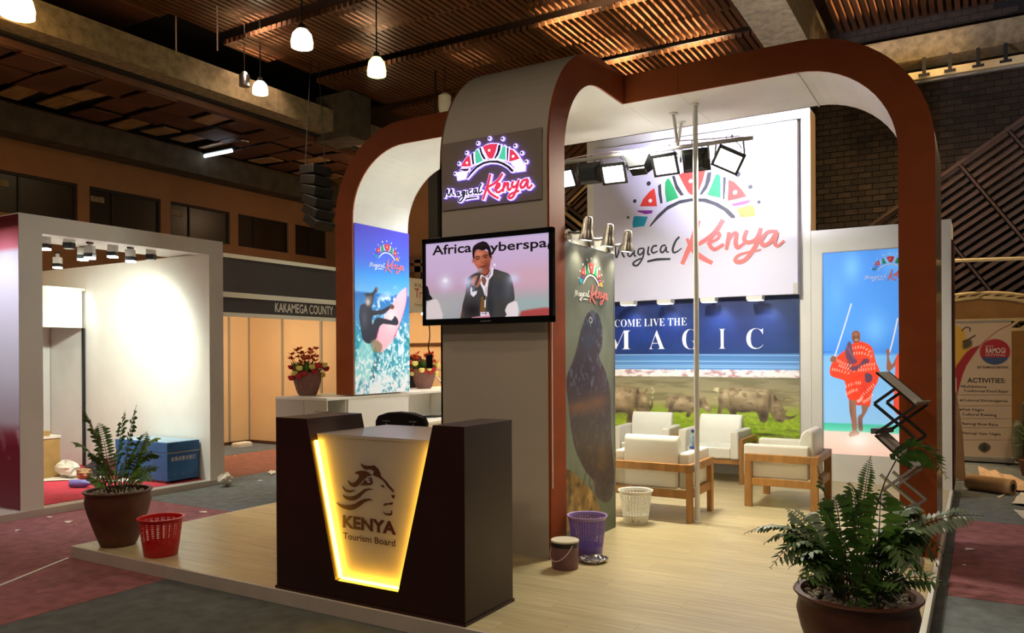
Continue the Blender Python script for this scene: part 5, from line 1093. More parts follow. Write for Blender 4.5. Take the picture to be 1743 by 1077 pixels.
armchair('white armchair seen from its side, right of the white pole', (-1.755, 8.74, PT), -PI/2)
armchair('nearest white armchair, its back to the viewer behind the white basket', (-2.76, 7.555, PT), PI)
armchair('white armchair facing forward under the large right rhinoceros', (-2.90, 9.99, PT), 0)
armchair('white armchair facing forward under the left rhinoceros, farthest left', (-3.82, 9.99, PT), .10)
c = at(1164, 769, y=7.62); q = V(-2.455, 7.64, PT+.646); t = thing('water_bottle', 'small clear water bottle on the arm of the nearest armchair', 'bottle', q)
MB().lathe([(.030, 0), (.033, .006), (.033, .05), (.029, .06), (.033, .07), (.033, .115), (.025, .145), (.013, .165), (.013, .175)], 18).build('body', 'water', t, smooth=True, world=False)
MB().lathe([(.016, .173), (.016, .192), (.013, .195)], 14).build('cap', 'cap', t, world=False)
MB().lathe([(.0336, .012), (.0336, .03)], 18).build('label_band', 'cap', t, world=False)

# ================================================================ baskets, bucket, dish
def basket(loc, label, m, rim_m, r0, r1, h, rowsn, cols, z0, z1, slot=False):
    """open work bin: solid foot, wall of bars round real holes, rim"""
    t = thing('waste_basket', label, 'basket', loc); rr = lambda z: r0+(r1-r0)*z/h; W_ = dict(world=False)
    MB().lathe([(r0*.97, 0), (r0, .004), (rr(z0), z0), (rr(z0)-.004, z0), (r0-.004, .006), (.001, .006)], 36).build('foot', m, t, smooth=True, **W_)
    g = MB(); n = cols; dz = (z1-z0)/rowsn
    for k in range(n):
        a0 = 2*PI*k/n; wd = 2*PI/n*(.34 if not slot else .34)
        for j in range(rowsn if not slot else 1):
            za, zb = (z0+j*dz, z0+(j+1)*dz) if not slot else (z0, z1)
            P_ = [(rr(z)*math.cos(a), rr(z)*math.sin(a), z) for z, a in ((za, a0-wd/2), (za, a0+wd/2), (zb, a0+wd/2), (zb, a0-wd/2))]; I = [(x*.975, y*.975, z) for x, y, z in P_]
            g.add(P_+I, [(0, 1, 2, 3), (7, 6, 5, 4), (1, 5, 6, 2), (4, 0, 3, 7)])
    for j in range(rowsn+1):
        z = z0+j*dz; hz = dz*(.19 if not slot else .28); g.lathe([(rr(z-hz), z-hz), (rr(z+hz), z+hz), (rr(z+hz)*.975, z+hz), (rr(z-hz)*.975, z-hz), (rr(z-hz), z-hz)], 36)
    g.f = [f for f in g.f if len(f) < 10]; g.m = [0]*len(g.f)
    g.build('wall_mesh', m, t, **W_)
    o = MB().lathe([(rr(z1), z1), (r1, h-.012), (r1*1.07, h-.010), (r1*1.07, h), (r1, h), (r1*.97, h-.004), (rr(z1)*.975, z1), (rr(z1), z1)], 40); o.f = [f for f in o.f if len(f) < 10]; o.m = [0]*len(o.f)
    o.build('rim', rim_m, t, smooth=True, **W_); return t
q = at(993, 938, z=PT); basket((-2.70, 5.70, PT), 'purple open work waste basket by the foot of the tower', 'purple_pl', 'purple_rim', .118, .152, .315, 13, 40, .075, .285)
b = basket((-2.80, 6.98, PT), 'white open work waste basket behind the nearest armchair', 'white_pl', 'white_pl', .112, .155, .315, 10, 30, .085, .285)
MB().prism([(.01, .03), (.075, .028), (.075, .072), (.01, .074)], frame((0, -.121, 0), (.9, .35, 0), (0, 0, 1)), .002).build('paper_label', 'cardboard', b, world=False)
basket((-5.69, 3.995, PT), 'red slotted plastic waste basket beside the left potted fern', 'red_pl', 'red_pl', .128, .168, .305, 12, 22, .10, .275, slot=True)
t = thing('paint_bucket', 'mauve paint bucket with a pale lid in front of the purple basket', 'bucket', (-2.675, 5.255, PT)); W_ = dict(world=False)
MB().lathe([(.096, 0), (.099, .004), (.103, .165), (.10, .165)], 30).build('body', 'mauve', t, smooth=True, **W_)
MB().lathe([(.1045, .165), (.1045, .20), (.10, .20)], 30).build('dark_band', 'black', t, **W_)
MB().lathe([(.106, .20), (.107, .206), (.104, .212), (.09, .208), (.001, .208)], 30).build('lid', 'paintlid', t, smooth=True, **W_)
hp = [(-.104*math.cos(a), -.02-.09*math.sin(a), .185-.12*math.sin(a)) for a in np.linspace(0, PI, 15)]
MB().tube([tuple(Matrix.Rotation(-.35, 3, 'Z') @ Vector(k)) for k in hp], .0045, 6).build('handle', 'pinkgrey', t, smooth=True, **W_)
t = thing('foil_dish', 'flat crumpled foil dish on the floor before the purple basket', 'dish', (-2.565, 5.52, PT))
d = MB(); n = 26
d.lathe([(.070, .004), (.095, .012), (.108, .026), (.114, .027), (.112, .022), (.097, .006), (.07, .0)], n); d.v = [(x*(1+.05*math.sin(7*i)), y*(1+.05*math.cos(5*i)), max(0, z+.005*math.sin(3*i))) for i, (x, y, z) in enumerate(d.v)]
d.build('rim', 'foil', t, **W_); c_ = MB()
for k in range(9): a = k*2.4; r = .012*k**.8; c_.ball((r*math.cos(a), r*math.sin(a), .016), .022, 6, sq=(1.4, 1, .45))
c_.build('crumpled_foil', 'foil', t, **W_)

# ================================================================ potted ferns
def fern(loc, label, rim, tips, seed, extra, lh, mats, hgt=.47, elm=1.1):
    """tips: (tip point, rise of the arc, leaflet length, material)"""
    rr = random.Random(seed); t = thing('potted_fern', label, 'potted plant', loc); L0 = V(*loc)
    R = rim; Hh = hgt
    MB().lathe([(R*.50, 0), (R*.54, .01), (R*.60, Hh*.10), (R*.74, Hh*.32), (R*.92, Hh*.62), (R*.99, Hh*.80), (R*.95, Hh*.90), (R*.98, Hh*.95), (R*1.04, Hh*.985), (R*1.03, Hh), (R*.92, Hh), (R*.88, Hh*.95), (R*.86, Hh*.88)], 44).build('pot', 'terracotta', t, smooth=True, world=False)
    MB().lathe([(R*.87, Hh*.86), (R*.87, Hh*.91), (.001, Hh*.92)], 30).build('soil', 'soil', t, world=False)
    peb = None
    for k in range(110):
        a = rr.uniform(0, 2*PI); r = R*.82*math.sqrt(rr.random()); s = rr.uniform(.012, .024)
        if peb is None: peb = MB().ball((0, 0, 0), 1, 6, sq=(1, .8, .6)).build('pebble', 'gravel', t, smooth=True, world=False); o = peb
        else: o = peb.copy(); COL.objects.link(o)
        o.location = (r*math.cos(a), r*math.sin(a), Hh*.925+rr.uniform(0, .012)); o.scale = (s, s, s); o.rotation_euler = (rr.random(), rr.random(), rr.uniform(0, 6))
    def frond(base, tip, rise, ll, m, start=.28):
        base, tip = np.asarray(base, float), np.asarray(tip, float); mid = base*.45+tip*.55+V(0, 0, rise); mid[:2] = base[:2]*.6+tip[:2]*.4
        P_ = lambda s: (1-s)**2*base+2*s*(1-s)*mid+s*s*tip
        ln = np.linalg.norm(tip-base)+rise*.6; n = max(9, int(ln*(1-start)/(.030*ll/.085)))
        mb = MB().tube([P_(s) for s in np.linspace(0, 1, 9)], [.0045-.0032*i/8 for i in range(9)], 5, 1)
        hz = unit(np.cross(tip-base+V(1e-3, 0, 0), (0, 0, 1))); roll = rr.uniform(-.8, .8)
        for i in range(n+1):
            s = start+(1-start)*i/n; p_ = P_(s); tg = unit(P_(min(1, s+.01))-P_(s-.01)); sd = unit(np.cross(tg, (0, 0, 1))*.8+hz*.6+V(*[rr.uniform(-.06, .06) for _ in range(3)])); up = np.cross(sd, tg); sd, up = sd*math.cos(roll)+up*math.sin(roll), up*math.cos(roll)-sd*math.sin(roll)
            prof = math.sin(PI*min(1, .16+.84*(1-(s-start)/(1-start))**.8*.62+.0))*1.0; l = ll*max(.18, min(1, 1.25*prof)*(1 if s < .8 else (1-s)/.2*.8+.2))
            for g in (-1, 1):
                d = unit(sd*g+tg*.42-V(0, 0, .22)+up*rr.uniform(-.25, .15)); wd = tg*l*.165
                a_, e_ = p_, p_+d*l; m1 = p_+d*l*.38; sag = V(0, 0, -l*.10)
                mb.add([a_, m1+wd+up*l*.03, p_+d*l*.75+wd*.62+sag*.4, e_+sag, p_+d*l*.75-wd*.62+sag*.4, m1-wd+up*l*.03], [(0, 1, 5), (1, 2, 4, 5), (2, 3, 4)])
        mb.build('frond', [m, 'stem'], t)
    top = L0+V(0, 0, Hh*.93)
    for tip, rise, ll, m, *st_ in tips:
        a = rr.uniform(0, 2*PI); dr = unit(np.asarray(tip)[:2]-L0[:2]); b_ = top+V(dr[0]*.05+.05*math.cos(a), dr[1]*.05+.05*math.sin(a), 0)
        frond(b_, tip, rise, ll, m, *st_)
    for k in range(extra):
        a = 2*PI*k/extra+rr.uniform(-.3, .3); l = rr.uniform(.55, 1)*lh; el = rr.uniform(.12, elm)
        tip = top+V(l*math.cos(a)*math.cos(el), l*math.sin(a)*math.cos(el), l*math.sin(el)*.9)
        b_ = top+V(.07*math.cos(a), .07*math.sin(a), 0); frond(b_, tip, rr.uniform(.06, .16), rr.uniform(.06, .085), mats[k % len(mats)])
    return t
lp = V(-6.315, 4.03, PT)
def tp(px, py, dep, base): # a tip on the upright plane facing the view through the pot, moved dep towards the back
    n_ = V(base[0], base[1], 0)/np.linalg.norm(base[:2]); d_ = (px-871.5)/FPX*_r-(py-CYP)/FPX*_u+_f
    return CAMP+d_*((V(base[0], base[1], 0)-CAMP)@n_+dep)/(d_@n_)
lt = [(tp(122, 752, -.05, lp), .20, .085, 'fern'), (tp(140, 694, .0, lp), .14, .115, 'fern'), (tp(232, 690, .1, lp), .10, .12, 'fern'), (tp(212, 700, -.1, lp), .08, .11, 'fern'), (tp(274, 746, .05, lp), .26, .09, 'fern2'), (tp(274, 776, -.12, lp), .26, .09, 'fern'),
      (tp(262, 820, -.16, lp), .30, .09, 'fern'), (tp(150, 770, -.1, lp), .14, .085, 'fern2'), (tp(240, 800, -.2, lp), .12, .08, 'fern2'), (tp(168, 720, .15, lp), .12, .08, 'fern'), (tp(250, 735, .18, lp), .1, .075, 'fern'), (tp(170, 800, -.1, lp), .1, .06, 'fern'), (tp(232, 770, .1, lp), .12, .075, 'fern2')]
fern(tuple(lp), 'tall fern in a dark clay pot at the left front corner of the platform', .262, lt, 5, 9, .42, ['fern', 'fern2', 'fern'])
rp = V(-.50, 4.02, PT)
R_ = [((1267, 908), -.05, .30, .07, 'fern3'), ((1340, 866), .1, .14, .07, 'fern3'), ((1324, 942), -.12, .28, .085, 'fern'), ((1343, 966), -.2, .28, .085, 'fern'), ((1374, 992), -.22, .25, .09, 'fern'), ((1392, 795), .25, .02, .07, 'fern'), ((1482, 776), .3, .06, .045, 'fern'),
      ((1611, 812), .0, .70, .095, 'fern2', .5), ((1500, 835), -.1, .10, .11, 'fern2'), ((1676, 878), .05, .22, .07, 'fern3'), ((1602, 975), -.1, .48, .10, 'fern'), ((1568, 1004), -.2, .44, .10, 'fern'), ((1545, 1000), -.24, .10, .09, 'fern'), ((1400, 862), -.1, .08, .10, 'fern2'), ((1437, 930), -.25, .08, .10, 'fern2'), ((1540, 880), .1, .14, .09, 'fern'),
      ((1580, 930), -.05, .2, .10, 'fern'), ((1330, 900), .05, .14, .08, 'fern'), ((1448, 822), .22, .16, .075, 'fern', .5), ((1300, 925), .0, .30, .08, 'fern'), ((1312, 965), -.14, .34, .085, 'fern'), ((1362, 905), .12, .26, .085, 'fern2'), ((1352, 1000), -.2, .3, .085, 'fern'), ((1592, 905), .1, .34, .09, 'fern'), ((1606, 945), .0, .42, .095, 'fern'), ((1592, 1005), -.12, .42, .095, 'fern'), ((1530, 940), .05, .34, .10, 'fern'), ((1418, 850), .1, .22, .09, 'fern'), ((1382, 872), .15, .24, .085, 'fern3'), ((1470, 850), -.1, .2, .10, 'fern'), ((1565, 870), .12, .3, .09, 'fern'), ((1500, 900), .2, .14, .09, 'fern'), ((1420, 900), -.15, .1, .09, 'fern'), ((1480, 960), -.26, .1, .09, 'fern'), ((1520, 1010), -.26, .08, .085, 'fern'), ((1390, 930), -.05, .1, .08, 'fern'), ((1555, 960), -.15, .16, .09, 'fern'), ((1460, 1000), -.27, .05, .08, 'fern')]
fern(tuple(rp), 'large bushy fern in a dark clay pot at the right front corner', .275, [(tp(*k[0], k[1], rp), *k[2:]) for k in R_], 8, 12, .40, ['fern', 'fern', 'fern2', 'fern'], elm=.62)

# ================================================================ folding brochure rack
t = thing('brochure_rack', 'folding zigzag brochure rack before the right leg of the arch', 'brochure rack', (-.53, 6.60, PT))
O = V(-.53, 6.52, PT); ue = unit(V(1, .12, 0)); we = unit(V(.30, .95, 0)); K = lambda u_, z: O+ue*u_+V(0, 0, z)
ry = 6.52; z_of = lambda px, py: at(px, py, y=ry)
RK = lambda x, y: (lambda q: ((q[0]-O[0])/ue[0], q[2]-PT))(z_of(1400+x/3.846, 620+y/3.846))
def rail(a, c, w0=0.0, m='blackm', wd=.019): (a, c) = (RK(*a), RK(*c)); return MB().bar(K(*a)+we*w0, K(*c)+we*w0, wd, wd, up=tuple(we)).build('rail', m, t)
def tray(a, c):
    a, c = RK(*a), RK(*c); p_, q_ = K(*a), K(*c); nn = unit(np.cross(q_-p_, we)); mb = MB()
    mb.obox((p_+q_)/2+we*.11, (q_-p_)/2, we*.105, nn*.004); o = mb.build('tray', 'white_metal', t)
    for s in (0, .22): MB().bar(p_+we*s, q_+we*s, .012, .014, up=tuple(we)).build('tray_edge', 'blackm', o)
    MB().obox(q_+we*.11+nn*.015, we*.115, unit(q_-p_)*.006, nn*.02).build('tray_lip', 'grey_metal', o)
tray((352, 52), (604, 266)); tray((345, 462), (585, 690)); 
for s in (0, .22):
    rail((474, 160), (340, 256), s); rail((340, 256), (600, 480), s); rail((610, 272), (350, 452), s); rail((600, 480), (480, 560), s)
    rail((585, 690), (400, 820), s, 'grey_metal'); rail((380, 720), (600, 910), s, 'grey_metal'); rail((600, 910), (440, 1010), s, 'grey_metal'); rail((400, 820), (560, 960), s, 'grey_metal')
tray((330, 860), (560, 1070))
for s in (0, .22): rail((560, 1080), (400, 1180), s, 'grey_metal'); rail((400, 1180), (500, 1250), s, 'grey_metal')
MB().box(O+V(-.22, -.02, 0), O+V(.16, .26, .018)).build('base', 'grey_metal', t, bev=.004)
MB().bar(O+V(-.04, .1, .01), K(*RK(490, 1250))+we*.1, .03, .03).build('base_post', 'grey_metal', t)
MB().obox(K(*RK(352, 436))+we*.11, ue*.035, we*.115, V(0, 0, .02)).build('hinge_box', 'grey_metal', t)
q = V(-.93, 6.45, PT); lone('brochure', MB().box(q+V(-.11, -.15, 0), q+V(.11, .15, .003)), 'paper', 'pale leaflet lying on the planks beside the brochure rack', 'leaflet', q)

# ================================================================ the white booth on the left
BXF = -8.66; by0, by1 = 4.44, 7.03
t = thing('white_booth', 'open white booth with spotlights, left of the stand', 'booth', (BXF, 5.7, 0))
MB().box((-13, by0-1.0, 0), (BXF-.12, by1+.02, .075)).box((BXF-.12, by0-1.0, 0), (BXF+.02, by1, .075)).build('base', 'trim', t)
MB().box((-12.9, by0+.01, .075), (BXF-.16, by1-.2, .081)).build('carpet', 'carpet_pink', t)
MB().box((BXF-.18, by0, .0751), (BXF, by0+.24, 3.03)).build('post', 'white', t); MB().box((BXF-.18, by1-.22, .0751), (BXF, by1, 3.03)).build('post', 'white', t)
MB().box((BXF-.18, by0, 3.03), (BXF, by1, 3.222)).build('header', 'white', t)
MB().box((BXF-.9, by0+.02, 3.06), (BXF-.181, by1-.02, 3.20)).build('canopy', 'white', t)
MB().box((-13, by1-.21, .081), (BXF-.182, by1-.02, 3.05)).build('side_wall', 'white', t)
MB().box((-13, by0, .081), (BXF-.182, by0+.04, 3.22)).build('side_wall', 'white', t)
cx = -11.45
b = MB().box((cx-.06, by0+.05, 2.13), (cx, by1-.27, 2.68)).box((cx-.06, by0+.05, .081), (cx, 5.55, 2.13)); b.build('closet_front', 'white', t)
MB().box((-12.9, by0+.05, 2.68), (cx, by1-.22, 2.72)).build('closet_top', 'white', t)
MB().box((cx-.03, by1-.265, .081), (cx+.012, by1-.235, 2.13)).build('jamb', 'black', t)
MB().box((cx-1.0, 5.0, .081), (cx-.96, by1-.22, 2.68)).build('closet_wall', 'white', t)
p = Pic('y', by0-.002, -11.2, BXF-.002, .09, 3.21, 60, 110)
p.rows([((20, 372), (96, 24, 34)), ((20, 384), (110, 40, 50)), ((20, 390), (226, 120, 136)), ((20, 420), (226, 130, 146)), ((20, 428), (222, 220, 232)), ((20, 640), (214, 212, 222)), ((20, 720), (190, 176, 184)), ((20, 740), (140, 60, 70)), ((20, 760), (120, 28, 44)), ((20, 865), (112, 28, 44))])
p.mix(np.clip((vnoise(p.h, p.w, 12)-.5)*3, 0, .5)*(p.Y > p.h*.72)*(p.Y < p.h*.82), (230, 220, 224)); p.build('graphic', t, picmat('booth_print', 0, .5), .002)
TS = [(76, 412, 'white track spotlight nearest the left post of the white booth'), (118, 410, 'track spotlight second from the left under the booth header'), (153, 428, 'lit track spotlight left of the brightest one in the booth'), (192, 426, 'brightest track spotlight in the middle of the booth'), (222, 434, 'track spotlight just right of the brightest one'), (257, 430, 'rightmost track spotlight in the white booth'), (141, 431, 'glaring track spotlight farther back between the left ones'), (98, 446, 'small track spotlight over the closet with a cone of light')]
for i, (px, py, lb) in enumerate(TS):
    xx = -9.05 if i < 6 else (-9.5 if i == 6 else -11.3); q = at(px, py, x=xx); z0 = 3.06 if i < 7 else q[2]+.14
    s = thing('track_spotlight', lb, 'spotlight', (q[0], q[1], q[2]), .6, 'track spotlights in the white booth'); k = rng.uniform(-.15, .15)
    MB().box((-.03, -.03, z0-q[2]-.02), (.03, .03, z0-q[2])).build('mount', 'blackm', s, world=False); MB().bar((0, 0, .06), (0, 0, max(.08, z0-q[2]-.02)), .045, .03, up=(1, 0, 0)).build('stem', 'white_metal', s, world=False)
    MB().obox((0, 0, .02), (.048, 0, k*.03), (0, .048, 0), (-k*.05, 0, .05)).build('housing', 'white_metal', s, bev=.008, world=False)
    MB().obox((k*.03, 0, -.045), (.050, 0, 0), (0, .050, 0), (0, 0, .024)).build('band', 'black', s, world=False)
    lit_ = i not in (1, 5); MB().obox((k*.03, 0, -.078), (.046, 0, 0), (0, .046, 0), (0, 0, .012)).build('lens', 'lens' if lit_ else 'lensoff', s, world=False)
# blue crate, carton, rubbish
t = thing('crate', 'blue wooden crate with pale Chinese lettering inside the white booth', 'crate', (-9.4, 6.58, .081))
ca, cb, cz0, cz1 = V(-9.95, 6.32, 0), V(-8.86, 6.79, 0), .11, .60
MB().box((ca[0], ca[1], cz0), (cb[0], cb[1], .47)).build('body', 'blue_crate', t, bev=.004)
MB().box((ca[0]-.004, ca[1]-.004, .472), (cb[0]+.004, cb[1]+.004, .60)).build('lid', 'blue_crate', t, bev=.004)
MB().box((ca[0]+.01, ca[1]+.01, .60), (cb[0]-.01, cb[1]-.01, .604)).build('lid_top', 'blue_crate2', t)
MB().box((cb[0], ca[1]+.0, .462), (cb[0]+.012, cb[1]+.01, .476)).build('edge_band', 'alu', t)
for y in (6.36, 6.75): MB().box((-9.9, y-.03, .081), (-8.9, y+.03, .109)).build('skid', 'slat', t)
for y in (6.42, 6.55, 6.68): MB().ball((cb[0], y, .19), .008, 6).build('rivet', 'alu', t)
text('金属卤素长射灯', 'lettering', frame((cb[0], 6.37, .36), (0, 1, 0), (0, 0, 1)), 0, .37, 0, .058, 'text_white', t, .006)
q = V(-10.9, 5.80, .081); t = thing('carton', 'open brown carton with a white rim in the booth doorway', 'box', q)
MB().box((-.2, -.2, 0), (.2, .2, .56)).build('body', 'cardboard', t, world=False); MB().box((-.21, -.21, .53), (.21, .21, .562)).build('rim_tape', 'paper', t, world=False); MB().obox((0, .05, .59), (.2, 0, 0), (0, .02, 0), (0, .01, .04)).build('flap', 'cardboard', t, world=False)
def crumple(name, c, s, m, label, cat, seed, grp=None):
    r_ = np.random.default_rng(seed); mb = MB().ball((0, 0, 0), 1, 12); mb.v = [tuple(np.array(v)*(1+r_.uniform(-.28, .28))*np.array(s)) for v in mb.v]
    lo = min(v[2] for v in mb.v); mb.v = [(a, b, c_-lo) for a, b, c_ in mb.v]; o = mb.build(name, m); o.location = c; return tag(o, label, cat, grp)
crumple('plastic_bag', (-10.52, 6.0, .082), (.19, .11, .10), 'paper', 'white crumpled bag in front of the carton', 'bag', 1)
crumple('plastic_bag', (-10.3, 6.24, .082), (.16, .08, .09), 'dark_cloth', 'dark purple bag between the pale bag and the maroon bag', 'bag', 2)
crumple('plastic_bag', (-10.3, 6.52, .082), (.22, .12, .10), 'maroon_cloth', 'maroon and grey patterned bag at the foot of the black jamb', 'bag', 3)
crumple('plastic_bag', (-10.12, 5.98, .082), (.12, .08, .07), 'kraft', 'tan crumpled bag leaning on the dark bag', 'bag', 4)
crumple('plastic_bag', (-8.45, 6.88, 0), (.09, .09, .075), 'paper', 'pale crumpled bag on the carpet beside the right booth post', 'bag', 5)
M['pale_card'] = mat('pale_card', (206, 174, 146), .8, var=.08, scale=3)
def sheet(name, pts, z, m, label, cat='paper', grp=None, wav=.01):
    pts = [np.asarray(k, float) for k in pts]; n = 6; mb = MB(); r_ = np.random.default_rng(len(label))
    vs = []
    for i in range(n+1):
        for j in range(n+1): a, b = i/n, j/n; p_ = (pts[0]*(1-a)+pts[1]*a)*(1-b)+(pts[3]*(1-a)+pts[2]*a)*b; vs.append((p_[0], p_[1], z+.0025+r_.random()*wav))
    m_ = len(vs); vs += [(x, y, max(z, h-.002)) for x, y, h in vs]
    g = [(i*(n+1)+j, (i+1)*(n+1)+j, (i+1)*(n+1)+j+1, i*(n+1)+j+1) for i in range(n) for j in range(n)]
    mb.add(vs, g+[tuple(k+m_ for k in f[::-1]) for f in g]); c = np.mean(pts, 0); return lone(name, mb, m, label, cat, (c[0], c[1], z), grp)
sheet('plastic_sheet', [(-10.6, 5.5), (-10.05, 6.1), (-10.3, 6.75), (-10.9, 6.3)], .081, 'paper', 'white plastic sheet spread under the bags in the booth')
sheet('plastic_sheet', [(-9.75, 6.05), (-9.45, 6.15), (-9.35, 6.35), (-9.8, 6.3)], .081, 'paper', 'small white sheet by the near end of the blue crate')
q = V(-9.6, 5.62, .081); lone('bottle', MB().tube([q+V(-.10, -.05, .05), q+V(.06, .03, .05), q+V(.09, .045, .05), q+V(.13, .065, .05)], [.048, .05, .03, .018], 12), 'lav', 'lavender plastic bottle lying on the crimson booth carpet', 'bottle', q, smooth=True)
sheet('torn_card', [(-9.9, 5.75), (-9.7, 5.85), (-9.72, 5.98), (-9.95, 5.9)], .081, 'kraft', 'brown torn card behind the lavender bottle')
# ================================================================ shell scheme booths behind
t = thing('shell_booth', 'shell scheme booth with cream panels and a dark grey named fascia', 'booth', (-10.5, 9.2, 0)); FX = -9.6; kc = (-12.34, 10.62)
y = 7.2
for k in range(4):
    yb = min(y+.98, kc[1]); MB().box((kc[0]-.03, y+.02, .05), (kc[0], yb-.02, 2.5)).build('wall_panel', 'shell', t); MB().box((kc[0]-.04, yb-.02, 0), (kc[0]+.02, yb+.02, 2.5)).build('post', 'alu', t); y += .98
xs = [kc[0], -11.40, -10.40, FX]
for a, c in zip(xs[:-1], xs[1:]):
    MB().box((a+.025, kc[1], .05), (c-.025, kc[1]+.03, 2.5)).build('wall_panel', 'shell', t); MB().box((c-.025, kc[1]-.02, 0), (c+.025, kc[1]+.04, 2.5)).build('post', 'alu', t)
MB().box((kc[0], kc[1]-.015, 0), (FX, kc[1], .06)).box((kc[0], 7.2, 0), (kc[0]+.02, kc[1]-.02, .06)).build('floor_rail', 'slat', t)
f0, f1 = 7.1, 10.62
za = lambda px, py: at(px, py, x=FX)[2]
z1, z2, z3, z4, z5, z6 = za(380, 430), za(380, 437), za(380, 496), za(380, 505), za(380, 531), za(380, 538)
for a, c, m, nm in ((z2, z1, 'white', 'rail'), (z3, z2, 'fascia', 'fascia'), (z4, z3, 'white', 'rail'), (z5, z4, 'fascia', 'fascia'), (z6, z5, 'white', 'rail')): MB().box((FX-.03, f0, a), (FX+(.012 if nm == 'rail' else 0), f1, c)).build(nm, m, t)
ya, yb = at(468, 520, x=FX)[1], at(567, 530, x=FX)[1]; text('KAKAMEGA COUNTY', 'lettering', sideframe(FX), ya, yb, z5+.045, z4-.03, 'text_white', t, .012)
t = thing('shell_booth', 'shell scheme booth with a beige fascia reading Tra, left of the tower', 'booth', (-10.8, 13, 0)); F2 = -9.6
for a in (10.7, 11.7, 12.7, 13.7): MB().box((-12.3, a+.02, .05), (-12.27, a+.98, 2.7)).build('wall_panel', 'shell', t)
MB().box((-12.28, 14.7, .05), (F2, 14.73, 2.7)).build('wall_panel', 'shell', t); MB().box((-12.26, 10.7, 1.9), (-12.22, 14.7, 1.98)).box((-12.2, 14.66, 1.9), (F2, 14.7, 1.98)).build('rail', 'slat', t)
for py_ in (10.72, 14.68): MB().box((F2-.04, py_-.02, 0), (F2, py_+.02, 2.7)).build('post', 'alu', t)
fz0, fz1 = at(710, 523, x=F2)[2], at(710, 474, x=F2)[2]
MB().box((F2-.03, 10.9, fz0), (F2, 14.7, fz1)).build('fascia', 'beigefascia', t); MB().box((F2-.05, 10.9, fz0-.1), (F2+.01, 14.7, fz0)).build('rail', 'grey', t)
q = at(714, 530, x=F2-.1); MB().ball((F2-.02, q[1], fz0-.12), .03, 8).build('lamp', 'lens2', t)
k2 = lambda px, py: at(px, py, x=F2)
sf = sideframe(F2)
text('Tra', 'lettering', sf, k2(706, 500)[1], k2(724, 500)[1], k2(710, 507)[2], k2(710, 491)[2], 'text_red', t, .005)
text('KILI', 'lettering', sf, k2(706, 487)[1], k2(721, 487)[1], k2(710, 488)[2], k2(710, 482)[2], 'text_dark', t)
text('Sweet', 'lettering', sf, k2(706, 518)[1], k2(719, 518)[1], k2(710, 520)[2], k2(710, 516)[2], 'text_dark', t)
q = at(412, 760, z=0); lone('carton', MB().box(q+V(-.1, -.16, 0), q+V(.1, .16, .07)).box(q+V(-.085, -.145, .07), q+V(.085, .145, .085)), 'paper', 'small pale box on the floor in the corner of the shell booth', 'box', q, bev=.006)
sheet('paper_scrap', [at(455, 806, z=0)[:2], at(462, 802, z=0)[:2], at(472, 804, z=0)[:2], at(464, 809, z=0)[:2]], 0, 'paper', 'yellowish scrap of paper beside the reception counter end', 'scrap', None, .03)
# scraps on the carpet
SC = [((400, 776), 'flat scrap on the carpet in front of the shell booth'), ((443, 818), 'curled white scrap left of the counter end, by the yellowish paper'), ((118, 888), 'white scrap on the maroon carpet, left of the clay pot and nearest it'), ((128, 893), 'slim scrap beside the pot, just below the scrap nearest the pot'),
      ((30, 903), 'pale scrap on the maroon carpet before the maroon booth side'), ((345, 872), 'small scrap on the maroon strip above the red basket'), ((240, 850), 'scrap by the booth step behind the red basket'), ((85, 880), 'grey scrap on the maroon carpet close to the booth step'),
      ((1650, 935), 'white scrap on the maroon carpet right of the large fern, farthest one'), ((1640, 962), 'white scrap on the maroon carpet right of the large fern, nearest one')]
for i, ((px, py), lb) in enumerate(SC):
    c = at(px, py, z=0); s = .02+.02*(i % 3); a = i*1.3; mb = MB(); r_ = [c+V(s*k*math.cos(a+b), s*k*math.sin(a+b), h) for k, b, h in ((1, 0, .003), (.8, 1.4, .010), (1, 2.9, .004), (.7, 4.4, .008))]
    mb.add(r_+[k-V(0, 0, .002) for k in r_], [(0, 1, 2, 3), (7, 6, 5, 4)]); lone('paper_scrap', mb, 'paper', lb, 'scrap', c, 'paper scraps on the carpet')
a, c = at(-40, 1013, z=0), at(119, 950, z=0); lone('floor_tape', MB().bar(a+V(0, 0, .004), c+V(-.01, -.01, .004), .022, .005), 'white', 'thin white tape strip on the carpet running to the platform corner', 'tape', a)

# ================================================================ right of the stand
BY = 14.07; q = V(.12, BY, 0); t = thing('pull_up_banner', 'pull up banner listing festival activities, right of the arch', 'banner', q)
bx0, bx1, bz0, bz1 = at(1626, 660, y=BY)[0]-.0, at(1722, 660, y=BY)[0], .10, 2.15
MB().box((bx0, BY-.1, .02), (bx1+.03, BY+.1, .10)).build('base', 'alu', t, bev=.01); MB().box((bx0, BY-.012, bz1), (bx1, BY+.012, bz1+.03)).build('top_rail', 'alu', t); MB().tube([(.1, BY+.03, .1), (.1, BY+.03, bz1)], .012, 8).build('pole', 'alu', t)
for x in (bx0+.05, bx1-.05): MB().box((x-.03, BY-.16, 0), (x+.03, BY+.16, .02)).build('foot', 'blackm', t)
p = Pic('y', BY, bx0, bx1, bz0, bz1, 110, 260); p.a[:] = (206, 186, 164); N = lambda pts: zz(1580, 440, 5.387, pts); N2 = lambda pts: zz(1580, 640, 4.14, pts)
p.poly(N([(240, 600), (330, 660), (350, 760), (400, 800), (330, 880), (290, 1000), (240, 1080)]), (212, 170, 60), 4, 2); p.poly(N([(480, 795), (400, 820), (340, 870), (290, 940), (250, 1000), (250, 1090), (305, 1090), (350, 980)]), (160, 36, 44), 2, 2)
